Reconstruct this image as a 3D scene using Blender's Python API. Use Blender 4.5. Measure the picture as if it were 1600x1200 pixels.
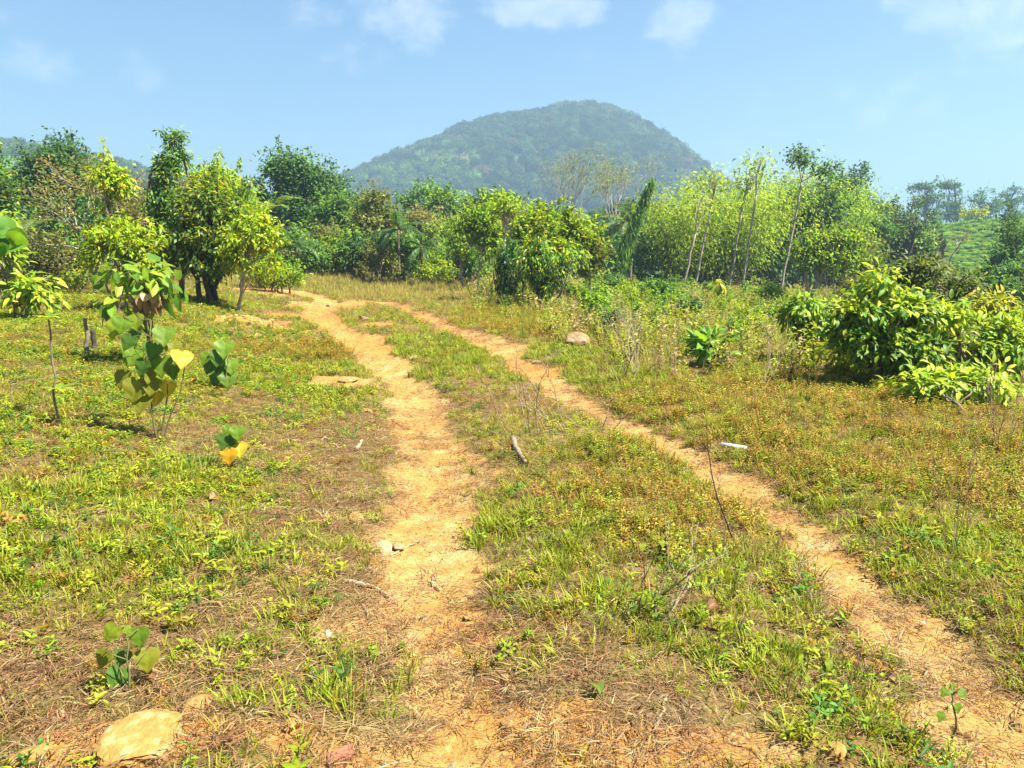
import bpy, bmesh, math, random
import numpy as np
from mathutils import Vector, Matrix, Euler

scene = bpy.context.scene
for _o in list(bpy.data.objects):
    bpy.data.objects.remove(_o)
COL = scene.collection
PI = math.pi
rad = math.radians

# ------------------------------------------------------------------ camera
F = 1202.0                       # focal length in pixels of a 1600 px wide frame
PITCH = math.atan(200 / F)
CAMZ = 1.62
cam_d = bpy.data.cameras.new('camera')
cam_d.sensor_width = 36
cam_d.lens = 36 * F / 1600
cam_d.clip_start = 0.05
cam_d.clip_end = 8000
cam = bpy.data.objects.new('camera', cam_d)
cam.location = (0, 0, CAMZ)
cam.rotation_euler = (PI / 2 - PITCH, 0, 0)
COL.objects.link(cam)
scene.camera = cam

# ------------------------------------------------------------------ sun, sky, exposure
SUN_EL, SUN_AZ = rad(57), rad(112)          # azimuth from +Y (ahead) towards +X (right)
sd = Vector((math.cos(SUN_EL) * math.sin(SUN_AZ), math.cos(SUN_EL) * math.cos(SUN_AZ), math.sin(SUN_EL)))
sun_d = bpy.data.lights.new('sun', 'SUN')
sun_d.energy = 4.8
sun_d.angle = rad(0.6)
sun_d.color = (1.0, 0.93, 0.80)
sun = bpy.data.objects.new('sun', sun_d)
sun.rotation_euler = sd.to_track_quat('Z', 'Y').to_euler()
sun.location = (20, 5, 60)
COL.objects.link(sun)

world = bpy.data.worlds.new('World')
scene.world = world
world.use_nodes = True
wn, wl = world.node_tree.nodes, world.node_tree.links
wn.clear()


def mathn(nodes, links, op, a, b=None, clamp=False):
    n = nodes.new('ShaderNodeMath')
    n.operation = op
    n.use_clamp = clamp
    for i, v in enumerate((a, b)):
        if v is None:
            continue
        if isinstance(v, (int, float)):
            n.inputs[i].default_value = v
        else:
            links.new(v, n.inputs[i])
    return n.outputs[0]


def build_world():
    M = lambda op, a, b=None, c=False: mathn(wn, wl, op, a, b, c)
    out = wn.new('ShaderNodeOutputWorld')
    bg = wn.new('ShaderNodeBackground')
    bg.inputs['Strength'].default_value = 0.06
    sky = wn.new('ShaderNodeTexSky')
    sky.sky_type = 'NISHITA'
    sky.sun_disc = False
    sky.sun_elevation = SUN_EL
    sky.sun_rotation = SUN_AZ
    sky.altitude = 0
    sky.air_density = 1.0
    sky.dust_density = 0.5
    sky.ozone_density = 1.0
    tc = wn.new('ShaderNodeTexCoord')
    sep = wn.new('ShaderNodeSeparateXYZ')
    wl.new(tc.outputs['Generated'], sep.inputs[0])
    X, Y, Z = sep.outputs
    ys = M('MAXIMUM', Y, 0.02)
    warp = wn.new('ShaderNodeTexNoise')
    warp.inputs['Scale'].default_value = 13.0
    warp.inputs['Detail'].default_value = 5
    warp.inputs['Roughness'].default_value = .6
    wl.new(tc.outputs['Generated'], warp.inputs['Vector'])
    wsp = wn.new('ShaderNodeSeparateColor')
    wl.new(warp.outputs['Color'], wsp.inputs[0])
    u = M('ADD', M('DIVIDE', X, ys), M('MULTIPLY', M('SUBTRACT', wsp.outputs[0], .5), .16))
    v = M('ADD', M('DIVIDE', Z, ys), M('MULTIPLY', M('SUBTRACT', wsp.outputs[1], .5), .09))
    # soft fair-weather clouds: billowy noise, thick only inside the patches below
    def noise(scale, detail, rough, dist, off):
        mp = wn.new('ShaderNodeMapping')
        mp.inputs['Location'].default_value = off
        mp.inputs['Scale'].default_value = (1, 1, 1.7)
        wl.new(tc.outputs['Generated'], mp.inputs[0])
        n = wn.new('ShaderNodeTexNoise')
        n.inputs['Scale'].default_value = scale
        n.inputs['Detail'].default_value = detail
        n.inputs['Roughness'].default_value = rough
        n.inputs['Distortion'].default_value = dist
        wl.new(mp.outputs[0], n.inputs['Vector'])
        return n.outputs['Fac']
    nz = noise(11.0, 8, 0.64, 0.35, (3.1, 0.4, 1.2))
    nb = noise(2.2, 3, 0.5, 0.4, (7.7, 2.0, 0.3))
    cp, sp = math.cos(PITCH), math.sin(PITCH)
    total = None
    blobs = [(640, 22, 75, 42, 1.0), (850, 4, 75, 30, .95), (1075, 36, 42, 40, .75), (1510, 22, 110, 48, 1.0), (1590, 8, 60, 40, .7),
             (35, 100, 65, 30, .7), (540, 78, 45, 22, .6), (470, 8, 35, 26, .55), (1380, 160, 90, 32, .55), (225, 120, 30, 18, .45),
             (1160, 160, 55, 20, .45), (935, 66, 40, 22, .35), (1080, 215, 120, 34, .40), (645, 205, 45, 22, .32), (1530, 130, 60, 28, .35),
             (-160, 40, 140, 45, .8), (1800, 90, 150, 50, .8), (300, -140, 200, 60, .8), (1200, -170, 230, 70, .9)]
    for px, py, rx, ry, amp in blobs:
        uu = -(py - 600) / F
        dy, dz = cp + uu * sp, -sp + uu * cp
        cu, cv = ((px - 800) / F) / dy, dz / dy
        a = M('DIVIDE', M('SUBTRACT', u, cu), rx / F * 1.6)
        b = M('DIVIDE', M('SUBTRACT', v, cv), ry / F * 1.55)
        d2 = M('ADD', M('MULTIPLY', a, a), M('MULTIPLY', b, b))
        g = M('MULTIPLY', M('SUBTRACT', 1.0, d2, True), amp)
        total = g if total is None else M('MAXIMUM', total, g)
    # the rest of the sky dome carries the same sort of scattered cloud
    up = M('MULTIPLY', M('SUBTRACT', nb, 0.53, True), 4.0, True)
    away = M('SUBTRACT', 1.0, M('MULTIPLY', M('SUBTRACT', Y, 0.55, True), 8.0, True), True)
    total = M('MAXIMUM', total, M('MULTIPLY', M('MULTIPLY', up, away), 0.8))
    cl = M('MULTIPLY', M('SUBTRACT', M('ADD', M('MULTIPLY', nz, 1.5), M('MULTIPLY', total, 0.40)), 0.79, True), 1.7, True)
    fac = M('MULTIPLY', M('MULTIPLY', cl, M('MULTIPLY', total, 1.6, True)), 0.66, True)
    # thin high milkiness everywhere
    fac = M('MAXIMUM', fac, M('MULTIPLY', nb, 0.10))
    hs = wn.new('ShaderNodeHueSaturation')
    hs.inputs['Hue'].default_value = 0.499
    hs.inputs['Saturation'].default_value = 1.36
    hs.inputs['Value'].default_value = 0.63
    wl.new(sky.outputs[0], hs.inputs['Color'])
    mx = wn.new('ShaderNodeMix')
    mx.data_type = 'RGBA'
    mx.inputs[7].default_value = (4.6, 4.75, 5.2, 1)
    wl.new(fac, mx.inputs[0])
    wl.new(hs.outputs[0], mx.inputs[6])
    wl.new(mx.outputs[2], bg.inputs['Color'])
    wl.new(bg.outputs[0], out.inputs[0])


build_world()
vs = scene.view_settings
scene.display_settings.display_device = 'sRGB'
vs.view_transform = 'Standard'
vs.look = 'None'
vs.gamma = 1.0
vs.use_curve_mapping = False
vs.exposure = 2.22

cy = scene.cycles
cy.max_bounces = 8
cy.diffuse_bounces = 4
cy.glossy_bounces = 2
cy.transmission_bounces = 4
cy.volume_bounces = 1
cy.transparent_max_bounces = 8
cy.caustics_reflective = False
cy.caustics_refractive = False
cy.use_denoising = True

# ------------------------------------------------------------------ helpers: noise, projection, terrain height
rng = np.random.default_rng(11)


def _hash(ix, iy, seed):
    n = (ix.astype(np.int64) * 374761393 + iy.astype(np.int64) * 668265263 + seed * 974634777) & 0x7fffffff
    n = ((n ^ (n >> 13)) * 1274126177) & 0x7fffffff
    return ((n ^ (n >> 16)) & 0xffff) / 65535.0


def vnoise(x, y, s, seed=0, octs=1):
    """value noise in 0..1, feature size s metres"""
    x = np.asarray(x, float) / s
    y = np.asarray(y, float) / s
    tot, amp, norm = 0, 1.0, 0
    for o in range(octs):
        ix, iy = np.floor(x), np.floor(y)
        fx, fy = x - ix, y - iy
        fx, fy = fx * fx * (3 - 2 * fx), fy * fy * (3 - 2 * fy)
        a, b = _hash(ix, iy, seed + o), _hash(ix + 1, iy, seed + o)
        c, d = _hash(ix, iy + 1, seed + o), _hash(ix + 1, iy + 1, seed + o)
        tot = tot + amp * ((a * (1 - fx) + b * fx) * (1 - fy) + (c * (1 - fx) + d * fx) * fy)
        norm += amp
        amp *= 0.5
        x, y = x * 2.03 + 5.1, y * 2.03 + 1.7
    return tot / norm


def sstep(a, b, x):
    t = np.clip((np.asarray(x, float) - a) / (b - a), 0, 1)
    return t * t * (3 - 2 * t)


def ray(px, py):
    x = (px - 800) / F
    u = -(py - 600) / F
    return x, math.cos(PITCH) + u * math.sin(PITCH), -math.sin(PITCH) + u * math.cos(PITCH)


def at(px, py, Y):
    """the point seen in that direction at Y metres in front of the camera"""
    x, y, z = ray(px, py)
    t = Y / y
    return Vector((x * t, Y, CAMZ + z * t))


def H0(x, y):
    x, y = np.asarray(x, float), np.asarray(y, float)
    yc = np.clip(y, 0, 24)
    cx = -0.3 - 0.0098 * yc * yc
    h = 0.42 * sstep(0.7, 4.6, cx - x) * sstep(-2, 3, y) + 0.35 * sstep(6, 16, cx - x)
    xr = 1.75 - 0.0088 * yc * yc
    h = h - 0.75 * sstep(1.5, 11, x - xr) * sstep(4, 22, y) - 0.5 * sstep(8, 30, x - xr)
    h = h - 3.0 * sstep(52, 110, y)
    h = h + (vnoise(x, y, 5.0, 3) - .5) * 0.22 * sstep(2, 12, y) + (vnoise(x, y, 1.3, 5, 2) - .5) * 0.07
    return h


def ground_hit(px, py, Hf=H0):
    x, y, z = ray(px, py)
    Y = np.geomspace(1.2, 200, 3000)
    t = Y / y
    zz = CAMZ + z * t - Hf(x * t, Y)
    k = np.argmax(zz < 0) if (zz < 0).any() else len(Y) - 1
    return float(x * t[k]), float(Y[k])


def polyline(pts):
    P = np.array([ground_hit(*p) for p in pts])
    # resample smoothly
    d = np.r_[0, np.cumsum(np.hypot(*np.diff(P, axis=0).T))]
    s = np.linspace(0, d[-1], 120)
    Q = np.c_[np.interp(s, d, P[:, 0]), np.interp(s, d, P[:, 1])]
    k = np.ones(7) / 7
    Q[3:-3] = np.c_[np.convolve(Q[:, 0], k, 'valid'), np.convolve(Q[:, 1], k, 'valid')]
    return Q


RUT_L = polyline([(735, 1330), (715, 1200), (690, 1080), (672, 960), (668, 860), (678, 760), (676, 680), (655, 620), (600, 560), (545, 525), (505, 503), (498, 490), (520, 478), (500, 466), (430, 455), (380, 450)])
RUT_R = polyline([(1720, 1300), (1600, 1150), (1470, 1010), (1330, 890), (1200, 785), (1080, 710), (960, 655), (880, 610), (805, 560), (720, 518), (660, 492), (610, 477), (560, 468), (480, 460), (420, 455)])


def pdist(Q, x, y):
    x, y = np.asarray(x, float), np.asarray(y, float)
    sh = x.shape
    X, Y = x.ravel(), y.ravel()
    best = np.full(X.shape, 1e9)
    for i in range(0, len(Q)):
        d = (X - Q[i, 0]) ** 2 + (Y - Q[i, 1]) ** 2
        best = np.minimum(best, d)
    return np.sqrt(best).reshape(sh)


BARE = []      # extra bare-soil patches: x, y, rx, ry, weight
for px, py, rx, ry, w in [(405, 512, 1.25, 2.2, .95), (440, 492, 1.1, 1.8, .65), (700, 1180, .55, .40, .8), (860, 1130, .42, .28, .6), (1010, 1180, .42, .2, .6), (1170, 1185, .22, .12, .6),
                          (1560, 1120, .4, .3, .8), (235, 1172, .38, .16, .9), (430, 1165, .25, .14, .5), (540, 600, .8, .7, .8), (480, 720, .4, .35, .45),
                          (640, 835, .45, .3, .6), (600, 970, .4, .35, .5), (1060, 470, 1.4, 2.0, .9), (1440, 540, .8, 1.0, .5), (1590, 560, .8, .8, .8), (835, 575, .7, .9, .6),
                          (420, 455, 3.0, 3.0, .6), (1095, 480, 1.2, 1.5, .7), (590, 508, .8, 1.2, .6), (520, 478, 1.8, 3.2, .9), (90, 455, 1.8, 1.8, .35), (760, 985, .25, .3, .5)]:
    gx, gy = ground_hit(px, py)
    BARE.append((gx, gy, rx, ry, w))


def bare(x, y):
    """0..1, how much naked soil shows"""
    x, y = np.asarray(x, float), np.asarray(y, float)
    wob = (vnoise(x, y, 0.55, 21, 3) - .5)
    dl, dr = pdist(RUT_L, x, y), pdist(RUT_R, x, y)
    wl_ = 0.14 + .05 * sstep(4, 5.5, y) + 0.14 * sstep(8, 15, y) + .13 * vnoise(x, y, 1.1, 23)
    wr_ = 0.095 + .06 * sstep(4.5, 6, y) + 0.13 * sstep(8, 15, y) + .09 * vnoise(x, y, 1.1, 29)
    b = np.maximum(1 - sstep(wl_ * .55, wl_ * 1.75, dl + wob * .50), 0.85 * (1 - sstep(wr_ * .5, wr_ * 1.7, dr + wob * .42)))
    for gx, gy, rx, ry, w in BARE:
        d = np.sqrt(((x - gx) / rx) ** 2 + ((y - gy) / ry) ** 2)
        b = np.maximum(b, w * (1 - sstep(.35, 1.15, d + wob * 0.9)))
    return np.clip(b, 0, 1)


MOUND = ground_hit(405, 520)
MOUND2 = ground_hit(225, 1190)


def H(x, y):
    x, y = np.asarray(x, float), np.asarray(y, float)
    h = H0(x, y)
    near = (y < 60) & (np.abs(x) < 40)
    if near.any():
        xs, ys = x[near], y[near]
        dl, dr = pdist(RUT_L, xs, ys), pdist(RUT_R, xs, ys)
        g = -0.075 * np.exp(-(dl / .34) ** 2) - 0.055 * np.exp(-(dr / .30) ** 2)
        g = g + 0.04 * np.exp(-((np.minimum(dl, dr) - .75) / .3) ** 2)
        g = g + 0.26 * np.exp(-(((xs - MOUND[0]) / 1.3) ** 2 + ((ys - MOUND[1]) / 1.2) ** 2)) * (0.7 + .6 * vnoise(xs, ys, .45, 31, 2))
        g = g + (vnoise(xs, ys, .16, 41, 2) - .5) * 0.035
        h = h.copy() if h.ndim else np.array(h)
        h[near] += g
    return h


def Hs(x, y):
    return float(H(np.array([x]), np.array([y]))[0])


def G(px, py):
    x, y = ground_hit(px, py)
    return Vector((x, y, Hs(x, y)))

# ------------------------------------------------------------------ helpers: meshes and objects
def mk_mesh(name, V, faces, mat=None, col=None, smooth=False):
    """faces: list of (n,k) int arrays; col: per-vertex rgb"""
    me = bpy.data.meshes.new(name)
    V = np.asarray(V, np.float32)
    me.vertices.add(len(V))
    me.vertices.foreach_set('co', V.ravel())
    faces = [f for f in faces if len(f)]
    loops = np.concatenate([np.asarray(f, np.int32).ravel() for f in faces])
    tot = np.concatenate([np.full(len(f), np.asarray(f).shape[1], np.int32) for f in faces])
    start = np.r_[0, np.cumsum(tot)[:-1]].astype(np.int32)
    me.loops.add(len(loops))
    me.loops.foreach_set('vertex_index', loops)
    me.polygons.add(len(tot))
    me.polygons.foreach_set('loop_start', start)
    me.polygons.foreach_set('loop_total', tot)
    if smooth:
        me.polygons.foreach_set('use_smooth', np.ones(len(tot), bool))
    me.update(calc_edges=True)
    if col is not None:
        a = me.attributes.new('col', 'FLOAT_COLOR', 'POINT')
        c = np.ones((len(V), 4), np.float32)
        c[:, :3] = col
        a.data.foreach_set('color', c.ravel())
    if mat is not None:
        me.materials.append(mat)
    return me


class Geo:
    """collects vertices, quads, tris and colours of ONE mesh"""
    def __init__(self):
        self.V, self.Q, self.T, self.C, self.n = [], [], [], [], 0

    def add(self, V, quads=None, tris=None, col=(1, 1, 1)):
        V = np.asarray(V, float).reshape(-1, 3)
        self.V.append(V)
        c = np.asarray(col, float)
        self.C.append(np.broadcast_to(c, V.shape) if c.ndim == 1 else c)
        if quads is not None and len(quads):
            self.Q.append(np.asarray(quads) + self.n)
        if tris is not None and len(tris):
            self.T.append(np.asarray(tris) + self.n)
        self.n += len(V)
        return self

    def mesh(self, name, mat, smooth=False):
        f = []
        if self.Q:
            f.append(np.concatenate(self.Q))
        if self.T:
            f.append(np.concatenate(self.T))
        return mk_mesh(name, np.concatenate(self.V), f, mat, np.concatenate(self.C), smooth)


def norm(a):
    a = np.asarray(a, float)
    return a / np.maximum(np.linalg.norm(a, axis=-1, keepdims=True), 1e-9)


def tube(g, pts, radii, sides=5, col=(1, 1, 1), cap=True):
    P = np.asarray(pts, float)
    k = len(P)
    r = np.broadcast_to(np.asarray(radii, float), (k,)) if np.ndim(radii) == 0 else np.asarray(radii, float)
    T = norm(np.gradient(P, axis=0))
    ref = np.array([0, 0, 1.0]) if abs(T[0][2]) < .8 else np.array([1.0, 0, 0])
    A = norm(np.cross(T, ref))
    B = np.cross(T, A)
    th = np.arange(sides) / sides * 2 * PI
    V = P[:, None] + r[:, None, None] * (A[:, None] * np.cos(th)[None, :, None] + B[:, None] * np.sin(th)[None, :, None])
    i = np.arange(k - 1)[:, None] * sides
    j = np.arange(sides)[None]
    j2 = (j + 1) % sides
    quads = np.stack([i + j, i + j2, i + sides + j2, i + sides + j], -1).reshape(-1, 4)
    tris = []
    V = V.reshape(-1, 3)
    if cap:
        V = np.vstack([V, P[-1] + T[-1] * r[-1] * .6, P[0]])
        m = k * sides
        o = (k - 1) * sides
        tris = [(o + a, o + (a + 1) % sides, m) for a in range(sides)] + [((a + 1) % sides, a, m + 1) for a in range(sides)]
    return g.add(V, quads, tris, col)


LEAF = {
    'diamond': (np.array([(0, 0, 0), (.45, .5, .10), (1, 0, -.06), (.45, -.5, .10)]), np.array([(0, 3, 2, 1)]), None),
    'leaf': (np.array([(0, 0, 0), (.33, .46, .07), (.72, .34, .02), (1, 0, -.18), (.72, -.34, .02), (.33, -.46, .07), (.33, 0, 0), (.72, 0, -.05)]),
             np.array([(6, 7, 2, 1), (5, 4, 7, 6)]), np.array([(0, 6, 1), (7, 3, 2), (0, 5, 6), (4, 3, 7)])),
    'blade': (np.array([(0, .5, 0), (0, -.5, 0), (.4, .42, .05), (.4, -.42, .05), (.75, .25, .0), (.75, -.25, .0), (1, 0, -.12)]),
              np.array([(1, 3, 2, 0), (3, 5, 4, 2)]), np.array([(5, 6, 4)])),
}


def leaves(g, C, A, N, L, W, col, shape='diamond'):
    """C centres (bases), A axes, N normals, lengths, widths, colours -> one leaf each"""
    C, A, N = np.asarray(C, float), norm(A), np.asarray(N, float)
    n = len(C)
    if n == 0:
        return g
    S = norm(np.cross(N, A))
    N = np.cross(A, S)
    t, q, tr = LEAF[shape]
    L = np.broadcast_to(np.asarray(L, float), (n,))
    W = np.broadcast_to(np.asarray(W, float), (n,))
    V = (C[:, None] + A[:, None] * (t[None, :, 0, None] * L[:, None, None]) + S[:, None] * (t[None, :, 1, None] * W[:, None, None])
         + N[:, None] * (t[None, :, 2, None] * L[:, None, None]))
    k = len(t)
    off = (np.arange(n) * k)[:, None, None]
    Q = (q[None] + off).reshape(-1, 4) if q is not None else None
    T = (tr[None] + off).reshape(-1, 3) if tr is not None else None
    col = np.broadcast_to(np.asarray(col, float), (n, 3))
    return g.add(V.reshape(-1, 3), Q, T, np.repeat(col, k, 0))


def link(o):
    COL.objects.link(o)
    return o


def tag(o, label=None, cat=None, group=None, kind=None):
    if label:
        o['label'] = label
    if cat:
        o['category'] = cat
    if group:
        o['group'] = group
    if kind:
        o['kind'] = kind
    return o


def thing(name, label, cat, loc, rz=0.0, group=None, scale=1.0):
    o = bpy.data.objects.new(name, None)
    o.empty_display_size = 0.2
    o.location = loc
    o.rotation_euler = (0, 0, rz)
    o.scale = (scale,) * 3 if np.ndim(scale) == 0 else scale
    link(o)
    return tag(o, label, cat, group)


def part(name, me, parent, loc=(0, 0, 0), rot=None, scale=None, kind=None, label=None):
    o = bpy.data.objects.new(name, me)
    o.location = loc
    if rot is not None:
        o.rotation_euler = rot
    if scale is not None:
        o.scale = (scale,) * 3 if np.ndim(scale) == 0 else scale
    link(o)
    o.parent = parent
    return tag(o, kind=kind, label=label)


def single(name, me, label, cat, loc=(0, 0, 0), rot=(0, 0, 0), scale=1.0, group=None):
    o = bpy.data.objects.new(name, me)
    o.location, o.rotation_euler = loc, rot
    o.scale = (scale,) * 3 if np.ndim(scale) == 0 else scale
    link(o)
    return tag(o, label, cat, group)


def copy_thing(root, label, loc, rz, scale, group=None, name=None):
    r = root.copy()
    link(r)
    r.location, r.rotation_euler = loc, (0, 0, rz)
    r.scale = (scale,) * 3 if np.ndim(scale) == 0 else scale
    r['label'] = label
    if group:
        r['group'] = group
    for ch in root.children:
        c = ch.copy()
        link(c)
        c.parent = r
    return r


# ------------------------------------------------------------------ materials
def new_mat(name):
    m = bpy.data.materials.new(name)
    m.use_nodes = True
    nt = m.node_tree
    nt.nodes.clear()
    out = nt.nodes.new('ShaderNodeOutputMaterial')
    return m, nt.nodes, nt.links, out


def mixc(n, l, a, b, fac, typ='MIX'):
    m = n.new('ShaderNodeMix')
    m.data_type = 'RGBA'
    m.blend_type = typ
    for i, v in ((0, fac), (6, a), (7, b)):
        if isinstance(v, (int, float)):
            m.inputs[i].default_value = v
        elif isinstance(v, tuple):
            m.inputs[i].default_value = v + (1,) if len(v) == 3 else v
        else:
            l.new(v, m.inputs[i])
    return m.outputs[2]


def foliage_mat(name, trans=0.4, rough=0.45, spec=0.35, tint=False, tboost=(1.25, 1.2, 0.5)):
    """leaf colours live in the mesh; each plant differs a little; light passes through the blade"""
    m, n, l, out = new_mat(name)
    a = n.new('ShaderNodeAttribute')
    a.attribute_name = 'col'
    c = a.outputs['Color']
    if tint:
        t = n.new('ShaderNodeAttribute')
        t.attribute_type = 'INSTANCER'
        t.attribute_name = 'tint'
        c = mixc(n, l, c, t.outputs['Color'], 1.0, 'MULTIPLY')
    else:
        oi = n.new('ShaderNodeObjectInfo')
        mr = n.new('ShaderNodeMapRange')
        mr.inputs[3].default_value = 0.85
        mr.inputs[4].default_value = 1.15
        l.new(oi.outputs['Random'], mr.inputs[0])
        hs = n.new('ShaderNodeHueSaturation')
        l.new(mr.outputs[0], hs.inputs['Value'])
        l.new(c, hs.inputs['Color'])
        c = hs.outputs[0]
    p = n.new('ShaderNodeBsdfPrincipled')
    p.inputs['Roughness'].default_value = rough
    p.inputs['Specular IOR Level'].default_value = spec
    l.new(c, p.inputs['Base Color'])
    tr = n.new('ShaderNodeBsdfTranslucent')
    l.new(mixc(n, l, c, tboost, 1.0, 'MULTIPLY'), tr.inputs['Color'])
    ms = n.new('ShaderNodeMixShader')
    ms.inputs[0].default_value = trans
    l.new(p.outputs[0], ms.inputs[1])
    l.new(tr.outputs[0], ms.inputs[2])
    l.new(ms.outputs[0], out.inputs[0])
    return m


def noisy_mat(name, c1, c2, scale, rough=0.9, bump=0.3, detail=6, c3=None, s3=2.0, coord='Object', dist=0.02):
    m, n, l, out = new_mat(name)
    tc = n.new('ShaderNodeTexCoord')
    t = n.new('ShaderNodeTexNoise')
    t.inputs['Scale'].default_value = scale
    t.inputs['Detail'].default_value = detail
    t.inputs['Roughness'].default_value = .65
    l.new(tc.outputs[coord], t.inputs[0])
    rp = n.new('ShaderNodeMapRange')
    rp.inputs[1].default_value = .35
    rp.inputs[2].default_value = .65
    l.new(t.outputs[0], rp.inputs[0])
    c = mixc(n, l, c1, c2, rp.outputs[0])
    if c3:
        t3 = n.new('ShaderNodeTexNoise')
        t3.inputs['Scale'].default_value = s3
        t3.inputs['Detail'].default_value = 4
        l.new(tc.outputs[coord], t3.inputs[0])
        r3 = n.new('ShaderNodeMapRange')
        r3.inputs[1].default_value = .5
        r3.inputs[2].default_value = .62
        l.new(t3.outputs[0], r3.inputs[0])
        c = mixc(n, l, c, c3, r3.outputs[0])
    p = n.new('ShaderNodeBsdfPrincipled')
    p.inputs['Roughness'].default_value = rough
    p.inputs['Specular IOR Level'].default_value = .2
    l.new(c, p.inputs['Base Color'])
    b = n.new('ShaderNodeBump')
    b.inputs['Strength'].default_value = bump
    b.inputs['Distance'].default_value = dist
    l.new(t.outputs[0], b.inputs['Height'])
    l.new(b.outputs[0], p.inputs['Normal'])
    l.new(p.outputs[0], out.inputs[0])
    return m


M_LEAF = foliage_mat('leaf_soft', .48, .6, .2)
M_GLOSS = foliage_mat('leaf_glossy', .48, .48, .28)
M_COVER = foliage_mat('ground_cover_leaf', .38, .55, .25, True)
M_WOOD = foliage_mat('far_wood_leaf', .25, .7, .15, True, (1.1, 1.15, .7))
M_BARK = noisy_mat('bark_grey', (.20, .165, .12), (.09, .07, .05), 14, bump=.5)
M_PALE = noisy_mat('bark_pale', (.34, .30, .23), (.18, .155, .11), 7, bump=.3)
M_DARKBARK = noisy_mat('bark_dark', (.07, .055, .04), (.035, .028, .02), 9, bump=.5)
M_TWIG = noisy_mat('twig_dry', (.30, .20, .12), (.14, .085, .055), 20, bump=.2)
M_TWIGP = noisy_mat('twig_bleached', (.38, .31, .21), (.24, .18, .11), 24, bump=.3)
M_ROCK = noisy_mat('rock_ochre', (.34, .20, .055), (.24, .12, .03), 7, bump=.9, c3=(.34, .24, .10), s3=3.5, dist=.012)
M_ROCKP = noisy_mat('rock_pale', (.36, .27, .15), (.25, .17, .08), 9, bump=.8, c3=(.40, .34, .24), s3=4, dist=.012)
M_ROCKB = noisy_mat('rock_brown', (.27, .165, .085), (.16, .09, .045), 8, bump=.9, c3=(.33, .235, .14), s3=3, dist=.015)
M_STUMP = noisy_mat('weathered_wood', (.25, .205, .15), (.13, .10, .07), 16, bump=.5)
M_STEMG = noisy_mat('green_stem', (.14, .16, .04), (.10, .09, .04), 20, bump=.1)

# ------------------------------------------------------------------ leaf palettes (linear base colours)
DARK = [(.032, .075, .022), (.040, .090, .022), (.028, .062, .024), (.055, .105, .022)]
MID = [(.060, .125, .018), (.080, .150, .018), (.050, .100, .020), (.100, .165, .020)]
LIGHT = [(.120, .205, .014), (.150, .225, .014), (.095, .170, .016), (.180, .240, .016)]
YEL = [(.215, .250, .012), (.250, .255, .012), (.165, .220, .012), (.300, .250, .016)]
BROWN = [(.150, .110, .035), (.200, .140, .050), (.110, .105, .030), (.090, .110, .025)]
OLIVE = [(.085, .110, .026), (.110, .125, .030), (.070, .098, .026), (.135, .130, .035)]
FEATHER = [(.130, .200, .020), (.165, .230, .022), (.200, .245, .022), (.110, .170, .022)]


DARK, MID, LIGHT, YEL, BROWN, OLIVE, FEATHER = ([tuple(min(.5, v * k) for v in c) for c in p] for p, k in ((DARK, 1.65), (MID, 1.85), (LIGHT, 1.75), (YEL, 1.5), (BROWN, 1.6), (OLIVE, 1.75), (FEATHER, 1.9)))

# ------------------------------------------------------------------ plant generators (origin at the foot of the plant)
def pal_cols(r, pal, n, jit=.22):
    p = np.array(pal)
    c = p[r.integers(0, len(p), n)]
    return c * (1 + r.normal(0, jit, (n, 1)).clip(-.5, .6)) * (1 + r.normal(0, .05, (n, 3)))


def unit(r, n):
    return norm(r.normal(size=(n, 3)))


def curve(a, b, r, k=6, sag=0.0, wob=0.08):
    a, b = np.asarray(a, float), np.asarray(b, float)
    t = np.linspace(0, 1, k)[:, None]
    L = np.linalg.norm(b - a)
    P = a + (b - a) * t
    P[1:-1] += r.normal(0, wob * L / 3, (k - 2, 3))
    P[:, 2] += sag * L * np.sin(t[:, 0] * PI)
    return P


def crown_points(r, env, n, rmin=.5):
    E = np.array(env, float)
    w = (E[:, 3] * E[:, 4] * E[:, 5]) ** .67
    k = r.choice(len(E), n, p=w / w.sum())
    d = unit(r, n)
    low = d[:, 2] < -.45
    d[low, 2] *= -1
    rr = (rmin ** 3 + (1 - rmin ** 3) * r.random(n)) ** (1 / 3)
    rr *= 1 + .20 * r.normal(size=n)
    return E[k, :3] + d * E[k, 3:] * rr[:, None], d


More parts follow.
